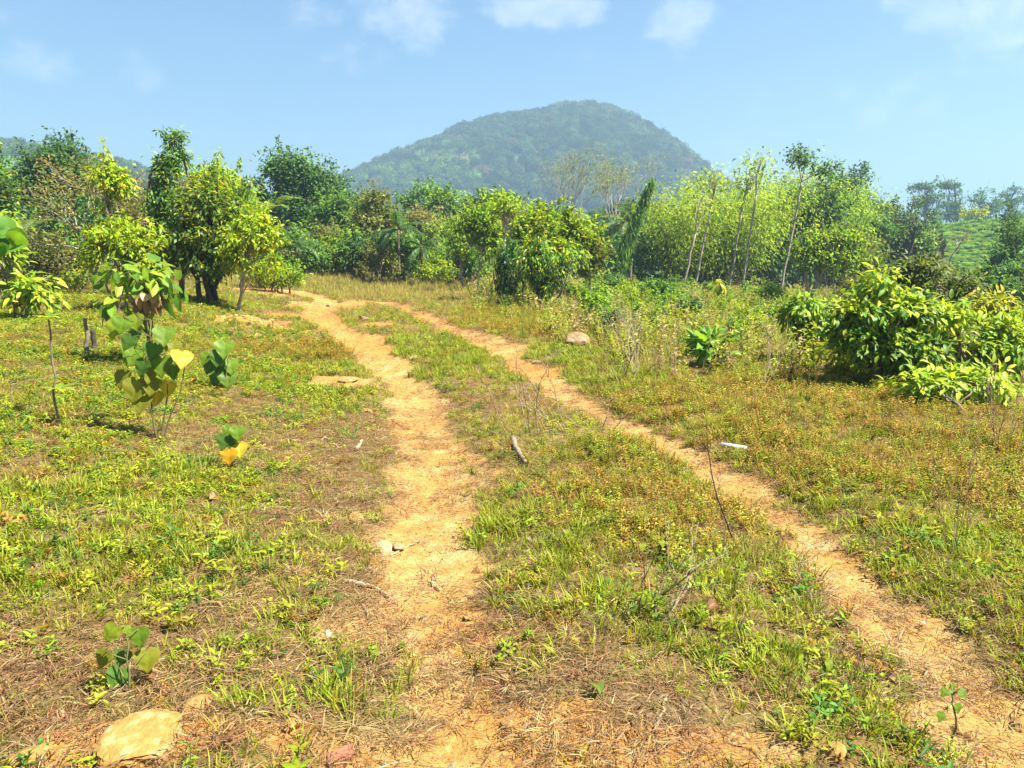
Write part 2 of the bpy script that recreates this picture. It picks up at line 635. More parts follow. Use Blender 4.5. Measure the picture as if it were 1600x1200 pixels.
def gen_tree(seed, env, trunk_top, r0, nleaf, leaf, clump_r, pal, clumps=60, branches=14, shape='diamond', droop=.35,
             young=0.0, young_pal=YEL, bark=None, mat=None, lean=(0, 0), up=.7, name='tree', rmin=.5, stems=1, stem_spread=.15, flat=.75, jit=.22, rag=1.0):
    """trunk mesh (with limbs) and crown mesh of single leaves gathered in clumps inside the ellipsoids env"""
    r = np.random.default_rng(seed)
    env = [tuple(e[:3]) + tuple(max(v - clump_r * .85, v * .5) for v in e[3:]) for e in env]
    cc, cd = crown_points(r, env, clumps, rmin)
    tg = Geo()
    top = np.array([lean[0], lean[1], trunk_top])
    paths = []
    for s in range(stems):
        o = np.array([r.normal(0, stem_spread), r.normal(0, stem_spread), 0]) if stems > 1 else np.zeros(3)
        P = curve(o - (0, 0, .15), top + o * 2.2, r, 8, 0, .10)
        tube(tg, P, np.linspace(r0 * 1.15, r0 * .45, 8), 7)
        paths.append(P)
    pick = r.permutation(clumps)[:branches]
    for k in pick:
        P = paths[r.integers(len(paths))]
        t = r.uniform(.35, 1.0)
        s = P[int(t * 7)]
        B = curve(s, cc[k], r, 6, .08, .12)
        tube(tg, B, np.linspace(r0 * .42 * (1.2 - .5 * t), r0 * .07, 6), 5)
        for _ in range(2):
            q = B[r.integers(2, 5)]
            e = q + (cc[k] - s) * r.uniform(.2, .45) + r.normal(0, clump_r * .8, 3)
            tube(tg, curve(q, e, r, 4, .05, .1), np.linspace(r0 * .14, r0 * .04, 4), 4)
    per = max(1, nleaf // clumps)
    n = per * clumps
    ci = np.repeat(np.arange(clumps), per)
    off = r.normal(size=(n, 3)) * np.array([1, 1, flat]) * clump_r * r.uniform(.5, 1.3, clumps)[ci][:, None]
    C = cc[ci] + off
    # leading shoots push out past the rounded outline, and gaps open between the boughs
    sh = r.random(n) < .16 * rag
    ns_ = int(sh.sum())
    nsh = max(6, ns_ // 26)
    sk = r.integers(0, nsh, ns_)
    sc0 = r.integers(0, clumps, nsh)
    sdir = norm(cd[sc0] * .6 + unit(r, nsh) * .5 + np.array([0, 0, .8])) * (clump_r * r.uniform(1.6, 4.2, nsh))[:, None]
    C[sh] = cc[sc0][sk] + sdir[sk] * (r.random(ns_) ** .7)[:, None] + r.normal(0, clump_r * .22, (ns_, 3))
    gap = vnoise(C[:, 0] * 1.0 + C[:, 1] * .6 + 30, C[:, 2] + 30, clump_r * 2.4, seed, 2)
    gap[sh] = 1
    keep = gap > .40 * rag
    C, off, ci, n = C[keep], off[keep], ci[keep], int(keep.sum())
    out = norm(cd[ci] * .7 + norm(off) * .8)
    A = unit(r, n) * .8 + out * .7 + np.array([0, 0, -droop])
    N = unit(r, n) * .75 + np.array([0, 0, up]) + out * .25
    L = leaf[0] * r.uniform(.65, 1.25, n)
    W = leaf[1] * r.uniform(.75, 1.2, n)
    tone = (1 + r.normal(0, jit, clumps)).clip(.6, 1.5)
    col = pal_cols(r, pal, n) * tone[ci][:, None]
    if young > 0:
        z = off[:, 2] / clump_r
        yk = r.random(n) < young * (1 + z * .8)
        col[yk] = pal_cols(r, young_pal, int(yk.sum()))
    g = Geo()
    leaves(g, C, A, N, L, W, col.clip(.004, .6), shape)
    return tg.mesh('trunk', bark or M_BARK, True), g.mesh('crown', mat or M_LEAF)


def gen_fork(seed, trunk, d0, L0, r0, levels, leaf, nleaf_tip, pal, tipr=.3, spread=.55, shrink=.74, kids=(2, 3), upb=.15, shape='diamond', bark=None, mat=None,
             wob=.10, droop=.3, gravity=0.0, minr=.006, sides=6, rec_from=0):
    """repeatedly forking tree; leaves only round the twig tips"""
    r = np.random.default_rng(seed)
    tg, tips = Geo(), []

    def grow(p, d, L, rr, lev):
        e = p + d * L
        B = curve(p, e, r, 5, 0, wob)
        tube(tg, B, np.linspace(rr, max(rr * .68, minr), 5), max(4, sides - lev), cap=(lev == levels))
        if lev >= levels:
            tips.append(B[-1])
            tips.append(B[2])
            return
        if lev >= max(1, levels - 1):
            tips.append(B[-1])
        for _ in range(r.integers(kids[0], kids[1] + 1)):
            nd = norm(d + r.normal(0, spread, 3) + np.array([0, 0, upb - gravity * lev]))
            grow(B[-1] if r.random() < .7 else B[3], nd, L * shrink * r.uniform(.8, 1.2), max(rr * .66, minr), lev + 1)
    p0 = np.array([0, 0, -.15])
    d0 = norm(np.array(d0, float))
    if trunk > 0:
        e = p0 + d0 * trunk
        B = curve(p0, e, r, 8, 0, wob * .8)
        tube(tg, B, np.linspace(r0 * 1.3, r0, 8), sides)
        p0 = B[-1]
        for _ in range(r.integers(kids[0], kids[1] + 2)):
            grow(p0, norm(d0 + r.normal(0, spread, 3) + np.array([0, 0, upb])), L0, r0 * .72, 1)
    else:
        for _ in range(r.integers(3, 6)):
            grow(p0, norm(d0 + r.normal(0, spread, 3)), L0, r0, 1)
    tips = np.array(tips)
    out = [tg.mesh('trunk', bark or M_BARK, True)]
    if nleaf_tip > 0:
        n = len(tips) * nleaf_tip
        ti = np.repeat(np.arange(len(tips)), nleaf_tip)
        off = r.normal(size=(n, 3)) * tipr * np.array([1, 1, .6])
        A = unit(r, n) + norm(off) * .7 + np.array([0, 0, -droop])
        N = unit(r, n) * .7 + np.array([0, 0, .8])
        tone = (1 + r.normal(0, .2, len(tips))).clip(.6, 1.5)
        g = Geo()
        leaves(g, tips[ti] + off, A, N, leaf[0] * r.uniform(.7, 1.25, n), leaf[1] * r.uniform(.7, 1.2, n), (pal_cols(r, pal, n) * tone[ti][:, None]).clip(.004, .6), shape)
        out.append(g.mesh('crown', mat or M_LEAF))
    return out


def gen_feather(seed, h, spread, culms, nleaf, leaf, pal, bark=None):
    """a clump of thin arching canes with feathery drooping foliage"""
    r = np.random.default_rng(seed)
    tg, g = Geo(), Geo()
    Cs, As = [], []
    for k in range(culms):
        a = r.uniform(0, 2 * PI)
        o = np.array([math.cos(a), math.sin(a), 0]) * r.uniform(.1, .25) * spread
        hh = h * r.uniform(.62, 1.0)
        out = np.array([math.cos(a), math.sin(a), 0]) * spread * r.uniform(.35, 1.0)
        t = np.linspace(0, 1, 12)[:, None]
        P = o + out * t ** 2.0 + np.array([0, 0, 1]) * hh * (t - .16 * t ** 4)
        P[1:] += r.normal(0, .05, (11, 3))
        P[0, 2] -= .15
        tube(tg, P, np.linspace(.035, .008, 12), 4)
        m = nleaf // culms
        tt = .42 + .58 * r.random(m) ** .9
        q = np.stack([np.interp(tt, t[:, 0], P[:, i]) for i in range(3)], 1)
        w = .18 + .75 * np.sin(np.clip(tt, 0, 1) * PI * .8)
        off = r.normal(size=(m, 3)) * (w * spread * .30)[:, None] * np.array([1, 1, .8])
        # sprays: leaves gather along short twigs
        sp = r.integers(0, max(3, m // 22), m)
        so = r.normal(size=(max(3, m // 22), 3))[sp]
        off = off * .45 + so * (w * spread * .26)[:, None]
        Cs.append(q + off)
        As.append(norm(off) * .8 + np.array([0, 0, -.55]) + unit(r, m) * .55)
    C, A = np.concatenate(Cs), np.concatenate(As)
    n = len(C)
    tone = .8 + .4 * vnoise(C[:, 0] * 3 + C[:, 1], C[:, 2] * 3, 1.0, seed)
    leaves(g, C, A, unit(r, n) * .8 + np.array([0, 0, .6]), leaf[0] * r.uniform(.6, 1.3, n), leaf[1] * r.uniform(.7, 1.2, n), pal_cols(r, pal, n) * tone[:, None])
    return tg.mesh('trunk', bark or M_BARK, True), g.mesh('crown', M_LEAF)


def frond_mesh(seed, L, droop, pal, leaflet=.62, n=30, wid=.060, lift=.6):
    """one palm frond along +X: arching rib with paired leaflets"""
    r = np.random.default_rng(seed)
    g = Geo()
    t = np.linspace(0, 1, 12)
    ang = lift - (lift + droop) * t ** 1.2
    st = L / 11
    P = np.zeros((12, 3))
    for i in range(1, 12):
        P[i] = P[i - 1] + st * np.array([math.cos(ang[i]), 0, math.sin(ang[i])])
    tube(g, P, np.linspace(L * .012, L * .003, 12), 4, col=(.12, .13, .04))
    tt = np.linspace(.14, .99, n)
    q = np.stack([np.interp(tt, t, P[:, i]) for i in range(3)], 1)
    T = norm(np.stack([np.interp(tt, t, np.gradient(P[:, i])) for i in range(3)], 1))
    for s in (-1, 1):
        A = T * .75 + np.array([0, s * 1.0, 0]) + np.array([0, 0, -.55]) + r.normal(0, .10, (n, 3))
        N = np.cross(A, T) * s + r.normal(0, .1, (n, 3))
        leaves(g, q, A, N, leaflet * L * .36 * np.sin(tt * PI * .85 + .35).clip(.3, 1), wid * L * .5, pal_cols(r, pal, n), 'blade')
    return g.mesh('frond', M_GLOSS)


def palm(name, label, base, h, fr_len, seed, pal, nfr=13, lean=(0, 0), r0=.11, cat='palm', group=None, lift=.7, droop=.9):
    r = np.random.default_rng(seed)
    t = thing(name, label, cat, base, 0, group)
    tg = Geo()
    P = np.linspace(0, 1, 9)[:, None] * np.array([lean[0], lean[1], h])
    P[:, :2] *= np.linspace(0, 1, 9)[:, None]
    P[0, 2] = -.15
    rad_ = np.linspace(r0 * 1.3, r0 * .8, 9)
    tube(tg, P, rad_, 8)
    part('trunk', tg.mesh('trunk', M_BARK, True), t)
    fm = [frond_mesh(seed + k, fr_len, droop * r.uniform(.8, 1.2), pal, lift=lift * r.uniform(.8, 1.2)) for k in range(3)]
    for k in range(nfr):
        part('frond', fm[k % 3], t, P[-1] - np.array([0, 0, .05]), (0, r.uniform(-.75, .55), k * 2.399 + r.normal(0, .2)), r.uniform(.8, 1.1))
    return t


def tree(name, label, meshes, base, group=None, rz=0, cat='tree', scale=1.0, names=('trunk', 'crown')):
    t = thing(name, label, cat, base, rz, group, scale)
    for nm, me in zip(names, meshes):
        part(nm, me, t)
    return t


def onground(px, Y):
    """point on the ground Y metres ahead in the direction of that image column"""
    x = at(px, 430, Y).x
    return Vector((x, Y, Hs(x, Y)))


def zat(py, Y):
    return at(800, py, Y).z


def env_px(base, Y, ells, depth=1.0):
    """crown ellipsoids from (column, row, half width, half height) seen at distance Y, relative to base"""
    k = Y / F
    E = []
    for px, py, a, b in ells:
        c = at(px, py, Y)
        E.append((c.x - base.x, 0.0, c.z - base.z, a * k, a * k * depth, b * k))
    return E

# ------------------------------------------------------------------ the ground: one sheet to the horizon
def ground_material():
    m, n, l, out = new_mat('soil')
    tc = n.new('ShaderNodeTexCoord')
    at_b = n.new('ShaderNodeAttribute')
    at_b.attribute_name = 'bare'
    at_f = n.new('ShaderNodeAttribute')
    at_f.attribute_name = 'wooded'

    def noise(s, d=6, rgh=.6):
        t = n.new('ShaderNodeTexNoise')
        t.inputs['Scale'].default_value = s
        t.inputs['Detail'].default_value = d
        t.inputs['Roughness'].default_value = rgh
        l.new(tc.outputs['Object'], t.inputs[0])
        return t.outputs[0]

    def ramp(x, a, b):
        r = n.new('ShaderNodeMapRange')
        r.inputs[1].default_value = a
        r.inputs[2].default_value = b
        l.new(x, r.inputs[0])
        return r.outputs[0]
    nA, nB, nC, nD = noise(.55, 4), noise(3.2, 6), noise(24, 6, .7), noise(90, 5, .7)
    sand, orange, pale = (.39, .250, .088), (.39, .185, .040), (.46, .345, .165)
    soil = mixc(n, l, sand, orange, ramp(nA, .50, .70))
    soil = mixc(n, l, soil, pale, ramp(nB, .48, .66))
    at_o = n.new('ShaderNodeAttribute')
    at_o.attribute_name = 'ochre'
    soil = mixc(n, l, soil, mixc(n, l, (.42, .20, .050), (.40, .24, .075), nB), at_o.outputs['Fac'])
    grain = mixc(n, l, (.62, .58, .52), (1.15, 1.12, 1.05), ramp(nC, .32, .66))
    soil = mixc(n, l, soil, grain, 1.0, 'MULTIPLY')
    specks = mixc(n, l, (.5, .42, .34), (1.08, 1.06, 1.0), ramp(nD, .36, .48))
    soil = mixc(n, l, soil, specks, 1.0, 'MULTIPLY')
    # trodden thatch of dead stems and roots between the plants
    thatch = mixc(n, l, (.175, .115, .045), (.090, .065, .024), ramp(nC, .38, .62))
    thatch = mixc(n, l, thatch, (.15, .14, .024), ramp(nB, .45, .62))
    thatch = mixc(n, l, thatch, (.245, .16, .085), ramp(nD, .52, .66))
    b = mathn(n, l, 'ADD', at_b.outputs['Fac'], mathn(n, l, 'MULTIPLY', mathn(n, l, 'SUBTRACT', nC, .5), .5))
    c = mixc(n, l, thatch, soil, ramp(b, .22, .55))
    c = mixc(n, l, c, (.055, .085, .022), at_f.outputs['Fac'])
    p = n.new('ShaderNodeBsdfPrincipled')
    p.inputs['Roughness'].default_value = .95
    p.inputs['Specular IOR Level'].default_value = .12
    l.new(c, p.inputs['Base Color'])
    hgt = mathn(n, l, 'ADD', mathn(n, l, 'MULTIPLY', nC, 1.0), mathn(n, l, 'MULTIPLY', nD, .5))
    bp = n.new('ShaderNodeBump')
    bp.inputs['Strength'].default_value = .85
    bp.inputs['Distance'].default_value = .03
    l.new(hgt, bp.inputs['Height'])
    l.new(bp.outputs[0], p.inputs['Normal'])
    l.new(p.outputs[0], out.inputs[0])
    return m


def build_ground():
    def axis(lo, hi, c, a, n):
        k0, k1 = np.arcsinh((lo - c) / a), np.arcsinh((hi - c) / a)
        return c + a * np.sinh(np.linspace(k0, k1, n))
    xs = axis(-2500, 2500, 0, 1.6, 420)
    ys = axis(-60, 3500, 3.2, 1.4, 440)
    X, Y = np.meshgrid(xs, ys)
    Z = H(X.ravel(), Y.ravel())
    V = np.c_[X.ravel(), Y.ravel(), Z]
    nx, ny = len(xs), len(ys)
    i = (np.arange(ny - 1)[:, None] * nx + np.arange(nx - 1)[None]).ravel()
    Q = np.c_[i, i + 1, i + nx + 1, i + nx]
    me = mk_mesh('ground', V, [Q], ground_material(), None, True)
    near = (Y.ravel() < 60) & (np.abs(X.ravel()) < 40)
    bb = np.zeros(len(V), np.float32)
    bb[near] = bare(V[near, 0], V[near, 1])
    me.attributes.new('bare', 'FLOAT', 'POINT').data.foreach_set('value', bb)
    oc = np.zeros(len(V))
    for px, py, rm in ((405, 515, 2.6), (520, 490, 5.0), (560, 535, 2.5), (470, 500, 3.0), (690, 505, 3.0), (880, 1130, .5), (1010, 1180, .6), (230, 1170, .5), (820, 575, 1.2), (440, 1160, .35)):
        gx, gy = ground_hit(px, py)
        oc = np.maximum(oc, .9 * (1 - sstep(.4, 1.1, np.hypot(V[:, 0] - gx, V[:, 1] - gy) / rm)))
    me.attributes.new('ochre', 'FLOAT', 'POINT').data.foreach_set('value', oc.astype(np.float32))
    ff = sstep(44, 54, V[:, 1]).astype(np.float32)
    me.attributes.new('wooded', 'FLOAT', 'POINT').data.foreach_set('value', ff)
    o = bpy.data.objects.new('ground', me)
    link(o)
    return tag(o, 'sandy orange soil of the field and track', kind='structure')


build_ground()


# ------------------------------------------------------------------ hills
def hill_obj(name, label, prof_px, Y0, depth_front, depth_back, mat, sink, nx=90, ny=60, crest_noise=3.0, seed=1):
    """a hill whose crest, Y0 metres away, runs through the given (column, row) points"""
    P = np.array([(at(px, py, Y0).x, at(px, py, Y0).z - sink) for px, py in prof_px])
    xs = np.linspace(P[0, 0], P[-1, 0], nx)
    k = np.interp(xs, P[:, 0], P[:, 1])
    ker = np.ones(5) / 5
    k[2:-2] = np.convolve(k, ker, 'valid')
    ts = np.linspace(-1, 1, ny)
    X, T = np.meshgrid(xs, ts)
    K = np.tile(k, (ny, 1))
    fall = 1 - np.abs(T) ** 1.7
    fall = fall * (1 - .12 * np.sin(T * 3))
    Y = Y0 + np.where(T < 0, T * depth_front, T * depth_back) + 25 * np.sin(X / 70) * (1 - np.abs(T)) * 0
    Z = -8 + (K + 8) * np.clip(fall, 0, 1.0)
    Z = Z + (vnoise(X, Y * .45, 48, seed, 3) - .5) * crest_noise * 2 * (1 - np.abs(T)) * np.clip(np.abs(T) * 2.2 - .1, 0, 1)
    V = np.c_[X.ravel(), Y.ravel(), Z.ravel()]
    i = (np.arange(ny - 1)[:, None] * nx + np.arange(nx - 1)[None]).ravel()
    Q = np.c_[i, i + 1, i + nx + 1, i + nx]
    me = mk_mesh(name, V, [Q], mat, None, True)
    o = bpy.data.objects.new(name, me)
    link(o)
    tag(o, label, kind='structure')
    return xs, Y0 + np.where(ts < 0, ts * depth_front, ts * depth_back), Z


M_HILL = noisy_mat('forest_floor', (.030, .060, .020), (.050, .085, .025), .05, bump=0)
M_RIDGE = noisy_mat('plantation_slope', (.085, .150, .030), (.060, .110, .030), .04, bump=0)
M_TEA = noisy_mat('tea_slope', (.11, .21, .026), (.085, .165, .024), .4, bump=0)

HILL = hill_obj('hill', 'rounded forested hill rising behind the trees', [(470, 345), (520, 300), (555, 276), (600, 258), (650, 233), (700, 214), (750, 194), (800, 182), (850, 174), (890, 165), (935, 173), (980, 194), (1010, 212), (1040, 238), (1080, 275), (1120, 310), (1160, 350)],
                860, 330, 300, M_HILL, 15.0, crest_noise=10)
RIDGE = hill_obj('hill', 'low green ridge beyond the trees on the left', [(-420, 235), (-250, 205), (-100, 203), (0, 212), (60, 222), (150, 242), (230, 255), (300, 272), (380, 296), (470, 330), (560, 372)],
                 520, 230, 200, M_RIDGE, 7.0, crest_noise=3, seed=4)
TEA = hill_obj('hill', 'bright green tea-covered slope on the right', [(1290, 410), (1340, 388), (1400, 370), (1450, 354), (1500, 346), (1560, 345), (1640, 350), (1760, 360), (1900, 380), (2000, 400)],
               150, 62, 60, M_TEA, .4, crest_noise=.5, seed=8)


def hill_z(Hh, x, y):
    xs, ys, Z = Hh
    fx = np.clip((x - xs[0]) / (xs[-1] - xs[0]) * (len(xs) - 1), 0, len(xs) - 1.001)
    fy = np.clip(np.interp(y, ys, np.arange(len(ys))), 0, len(ys) - 1.001)
    i, j = fx.astype(int), fy.astype(int)
    a, b = fx - i, fy - j
    return (Z[j, i] * (1 - a) + Z[j, i + 1] * a) * (1 - b) + (Z[j + 1, i] * (1 - a) + Z[j + 1, i + 1] * a) * b


# ------------------------------------------------------------------ scattering of uncountable stuff
def proto(name, me):
    return bpy.data.objects.new(name, me)      # never linked: only the instances show


def scatter(name, label, protos, P, rot, scl, tint, idx):
    """ONE object; every point carries an instance of one of the prototypes"""
    n = len(P)
    me = bpy.data.meshes.new(name)
    me.vertices.add(n)
    me.vertices.foreach_set('co', np.asarray(P, np.float32).ravel())
    for nm, typ, dat, key in (('rot', 'FLOAT_VECTOR', rot, 'vector'), ('scl', 'FLOAT_VECTOR', scl, 'vector'), ('tint', 'FLOAT_VECTOR', tint, 'vector'), ('idx', 'INT', idx, 'value')):
        me.attributes.new(nm, typ, 'POINT').data.foreach_set(key, np.asarray(dat, np.int32 if typ == 'INT' else np.float32).ravel())
    o = bpy.data.objects.new(name, me)
    link(o)
    tag(o, label, kind='stuff')
    ng = bpy.data.node_groups.new(name, 'GeometryNodeTree')
    ng.interface.new_socket('Geometry', in_out='INPUT', socket_type='NodeSocketGeometry')
    ng.interface.new_socket('Geometry', in_out='OUTPUT', socket_type='NodeSocketGeometry')
    nd, lk = ng.nodes, ng.links
    gi, go = nd.new('NodeGroupInput'), nd.new('NodeGroupOutput')

    def attr(nm, typ):
        a = nd.new('GeometryNodeInputNamedAttribute')
        a.data_type = typ
        a.inputs[0].default_value = nm
        return [s for s in a.outputs if s.enabled and s.name == 'Attribute'][0]
    er = nd.new('FunctionNodeEulerToRotation')
    lk.new(attr('rot', 'FLOAT_VECTOR'), er.inputs[0])
    sc = attr('scl', 'FLOAT_VECTOR')
    ix = attr('idx', 'INT')
    j = nd.new('GeometryNodeJoinGeometry')
    for k, p in enumerate(protos):
        cmpn = nd.new('FunctionNodeCompare')
        cmpn.data_type = 'INT'
        cmpn.operation = 'EQUAL'
        lk.new(ix, cmpn.inputs[2])
        cmpn.inputs[3].default_value = k
        oi = nd.new('GeometryNodeObjectInfo')
        oi.inputs[0].default_value = p
        oi.inputs['As Instance'].default_value = True
        ip = nd.new('GeometryNodeInstanceOnPoints')
        lk.new(gi.outputs[0], ip.inputs['Points'])
        lk.new(cmpn.outputs[0], ip.inputs['Selection'])
        lk.new(oi.outputs['Geometry'], ip.inputs['Instance'])
        lk.new(er.outputs[0], ip.inputs['Rotation'])
        lk.new(sc, ip.inputs['Scale'])
        lk.new(ip.outputs[0], j.inputs[0])
    lk.new(j.outputs[0], go.inputs[0])
    md = o.modifiers.new('scatter', 'NODES')
    md.node_group = ng
    return o


def crown_proto(seed, n, leaf, flat=.8, lobes=9):
    r = np.random.default_rng(seed)
    d = unit(r, lobes)
    d[:, 2] = np.abs(d[:, 2]) * 1.0 - .15
    cc = d * .62
    per = n // lobes
    ci = np.repeat(np.arange(lobes), per)
    off = unit(r, len(ci)) * (.40 * r.random(len(ci)) ** .4)[:, None]
    C = (cc[ci] + off) * np.array([1, 1, flat])
    out = norm(off + cc[ci] * .5)
    g = Geo()
    tone = (1 + r.normal(0, .14, lobes)).clip(.7, 1.35)
    leaves(g, C, unit(r, len(ci)) + out * .6, out + unit(r, len(ci)) * .5 + np.array([0, 0, .5]), leaf * r.uniform(.7, 1.3, len(ci)), leaf * .7, np.ones((len(ci), 3)) * (tone[ci] * r.uniform(.8, 1.2, len(ci)))[:, None])
    return g.mesh('crown', M_WOOD)


CROWNS = [proto('crown_form', crown_proto(100 + k, 1700, .115)) for k in range(5)]


def scatter_woods(name, label, x, y, z, size, cols, seed, zs=1.0):
    r = np.random.default_rng(seed)
    n = len(x)
    s = size * r.uniform(.65, 1.35, n)
    P = np.c_[x, y, z + s * .25]
    rot = np.c_[np.zeros((n, 2)), r.uniform(0, 6.28, n)]
    scl = np.c_[s, s * r.uniform(.85, 1.1, n), s * zs * r.uniform(.85, 1.35, n)]
    scatter(name, label, CROWNS, P, rot, scl, cols, r.integers(0, len(CROWNS), n))


def build_woods():
    r = np.random.default_rng(77)
    # forest on the far hill: front face and a little beyond the crest
    n = 4600
    x = r.uniform(HILL[0][0], HILL[0][-1], n)
    y = r.uniform(860 - 325, 905, n)
    z = hill_z(HILL, x, y)
    k = z > -4
    x, y, z = x[k], y[k], z[k]
    c = pal_cols(r, [(.042, .080, .030), (.060, .105, .030), (.034, .066, .028), (.080, .120, .032)], len(x), .40) * 1.0
    odd = r.random(len(x)) < .05
    c[odd] = pal_cols(r, [(.15, .13, .06), (.12, .17, .04), (.16, .10, .05)], int(odd.sum()))
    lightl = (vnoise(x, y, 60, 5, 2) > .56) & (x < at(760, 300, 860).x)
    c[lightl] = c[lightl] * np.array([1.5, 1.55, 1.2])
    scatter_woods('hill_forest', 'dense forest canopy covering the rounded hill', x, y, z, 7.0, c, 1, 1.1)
    # ridge on the left
    n = 1500
    x = r.uniform(RIDGE[0][0], RIDGE[0][-1], n)
    y = r.uniform(520 - 225, 545, n)
    z = hill_z(RIDGE, x, y)
    keep = (z > -3) & ((vnoise(x, y, 45, 9, 2) > .50) | (z < 22))
    x, y, z = x[keep], y[keep], z[keep]
    c = pal_cols(r, [(.060, .110, .030), (.085, .140, .032), (.050, .090, .03)], len(x), .18)
    scatter_woods('ridge_trees', 'scattered trees growing over the low ridge on the left', x, y, z, 4.6, c, 2, 1.1)
    # woodland that closes the view behind the front row of trees
    n = 900
    y = 66 + 330 * r.random(n) ** 1.3
    x = r.uniform(-.75, .50, n) * y
    z = H(x, y)
    keep = (x / y < .40) | (y < 95)
    x, y, z = x[keep], y[keep], z[keep]
    top = 1.62 + (400 - r.uniform(322, 385, len(x))) / F * y
    s = r.uniform(2.2, 4.4, len(x))
    c = pal_cols(r, [(.050, .100, .024), (.075, .135, .024), (.040, .080, .024), (.110, .165, .026), (.095, .110, .035)], len(x), .2) * 1.3
    rows = [(0.0, 1.0), (0.45, 1.15), (.8, 1.2)]
    Xs, Ys, Zs, Ss, Cs = [], [], [], [], []
    for f, g in rows:
        Xs.append(x + r.normal(0, 1, len(x)) * f)
        Ys.append(y + r.normal(0, 1, len(x)) * f)
        Zs.append(np.maximum(top - s * (1 + f * 1.6), z))
        Ss.append(s * g)
        Cs.append(c)
    scatter_woods('woodland', 'mixed woodland massed behind the nearest trees', np.concatenate(Xs), np.concatenate(Ys), np.concatenate(Zs), np.concatenate(Ss), np.concatenate(Cs), 3, .9)
    # tea bushes on the slope
    n = 9500
    x = r.uniform(TEA[0][0], TEA[0][-1], n)
    y = r.uniform(90, 166, n)
    z = hill_z(TEA, x, y)
    k = z > -2
    x, y, z = x[k], y[k], z[k]
    c = pal_cols(r, [(.090, .180, .020), (.110, .205, .022), (.070, .150, .022), (.135, .215, .022)], len(x), .12) * np.array([2.0, 1.85, .8])
    scatter_woods('tea_bushes', 'low clipped tea bushes carpeting the slope on the right', x, y, z - .12, .75, c, 4, .6)


build_woods()

# ------------------------------------------------------------------ ground cover
def blade_proto(seed, n, l0, l1, w, lean, spread, colj=.2, curl=.3):
    r = np.random.default_rng(seed)
    g = Geo()
    a = r.uniform(0, 2 * PI, n)
    o = np.c_[np.cos(a), np.sin(a), np.zeros(n)]
    C = o * (spread * r.random(n))[:, None]
    A = o * (lean * r.uniform(.2, 1.3, n))[:, None] + r.normal(0, .15, (n, 3)) + np.array([0, 0, 1.0])
    if lean > 5:
        A[:, 2] = r.normal(.35, .5, n)
        C[:, 2] = r.uniform(.004, .03, n)
    N = o * -1 + np.array([0, 0, .6]) + r.normal(0, .3, (n, 3))
    leaves(g, C, A, N, r.uniform(l0, l1, n), w * r.uniform(.7, 1.3, n), np.ones((n, 3)) * r.uniform(1 - colj, 1 + colj * 1.3, n)[:, None] * (1 + r.normal(0, .06, (n, 3))), 'blade')
    return proto('tuft_form', g.mesh('tuft', M_COVER))


def weed_proto(seed, stems, h, leaf, per=6, wid=.42):
    r = np.random.default_rng(seed)
    g = Geo()
    for s in range(stems):
        a = r.uniform(0, 6.28)
        o = np.array([math.cos(a), math.sin(a), 0]) * r.uniform(0, .06)
        e = o * 1.6 + np.array([0, 0, h * r.uniform(.4, 1.1)])
        tube(g, np.array([o, (o + e) / 2 + r.normal(0, .004, 3), e]), [.0016, .0014, .001], 3, (.8, .7, .5), False)
        n = per
        aa = np.arange(n) * 2.4 + r.uniform(0, 6)
        tt = np.linspace(.45, 1, n)
        C = o + (e - o) * tt[:, None]
        A = np.c_[np.cos(aa), np.sin(aa), r.uniform(.0, .7, n)]
        N = np.c_[r.normal(0, .25, (n, 2)), np.ones(n)]
        k = r.uniform(.75, 1.25)
        leaves(g, C, A, N, leaf * r.uniform(.7, 1.2, n), leaf * wid * r.uniform(.8, 1.2, n), np.ones((n, 3)) * r.uniform(.75, 1.25, n)[:, None] * k, 'leaf')
    return proto('weed_form', g.mesh('weed', M_COVER))


def tall_proto(seed, h, leafy):
    r = np.random.default_rng(seed)
    g = Geo()
    for s in range(r.integers(3, 6)):
        d = norm(np.array([r.normal(0, .28), r.normal(0, .28), 1]))
        P = curve((0, 0, -.03), d * h * r.uniform(.6, 1.05), r, 5, 0, .06)
        tube(g, P, np.linspace(.0045, .002, 5), 3, (1.1, .95, .8), False)
        n = leafy
        tt = r.uniform(.15, 1, n)
        C = np.stack([np.interp(tt, np.linspace(0, 1, 5), P[:, i]) for i in range(3)], 1)
        A = unit(r, n) * np.array([1, 1, .5]) + np.array([0, 0, .25])
        leaves(g, C, A, unit(r, n) * .6 + np.array([0, 0, .8]), r.uniform(.05, .11, n), r.uniform(.02, .04, n), np.ones((n, 3)) * r.uniform(.7, 1.3, n)[:, None], 'diamond')
    return proto('tall_weed_form', g.mesh('tall_weed', M_COVER))


def clod_mesh(seed, sub=1, mat=None, rough=.28, flat=.65, name='stone', detail=.06):
    r = np.random.default_rng(seed)
    bm = bmesh.new()
    bmesh.ops.create_icosphere(bm, subdivisions=sub, radius=1)
    V = np.array([v.co[:] for v in bm.verts])
    cuts = unit(r, 9)
    lim = r.uniform(.48, .88, 9)
    for c, m_ in zip(cuts, lim):                       # chip flat facets off the ball
        d = V @ c
        V -= np.outer(np.maximum(d - m_, 0) * .92, c)
    V += norm(V) * (r.normal(0, detail, len(V)))[:, None]
    V *= np.array([1, r.uniform(.7, 1.0), flat])
    for v, c in zip(bm.verts, V):
        v.co = c
    me = bpy.data.meshes.new(name)
    bm.to_mesh(me)
    bm.free()
    a = me.attributes.new('col', 'FLOAT_COLOR', 'POINT')
    a.data.foreach_set('color', np.ones(len(V) * 4, np.float32))
    me.materials.append(mat)
    return me


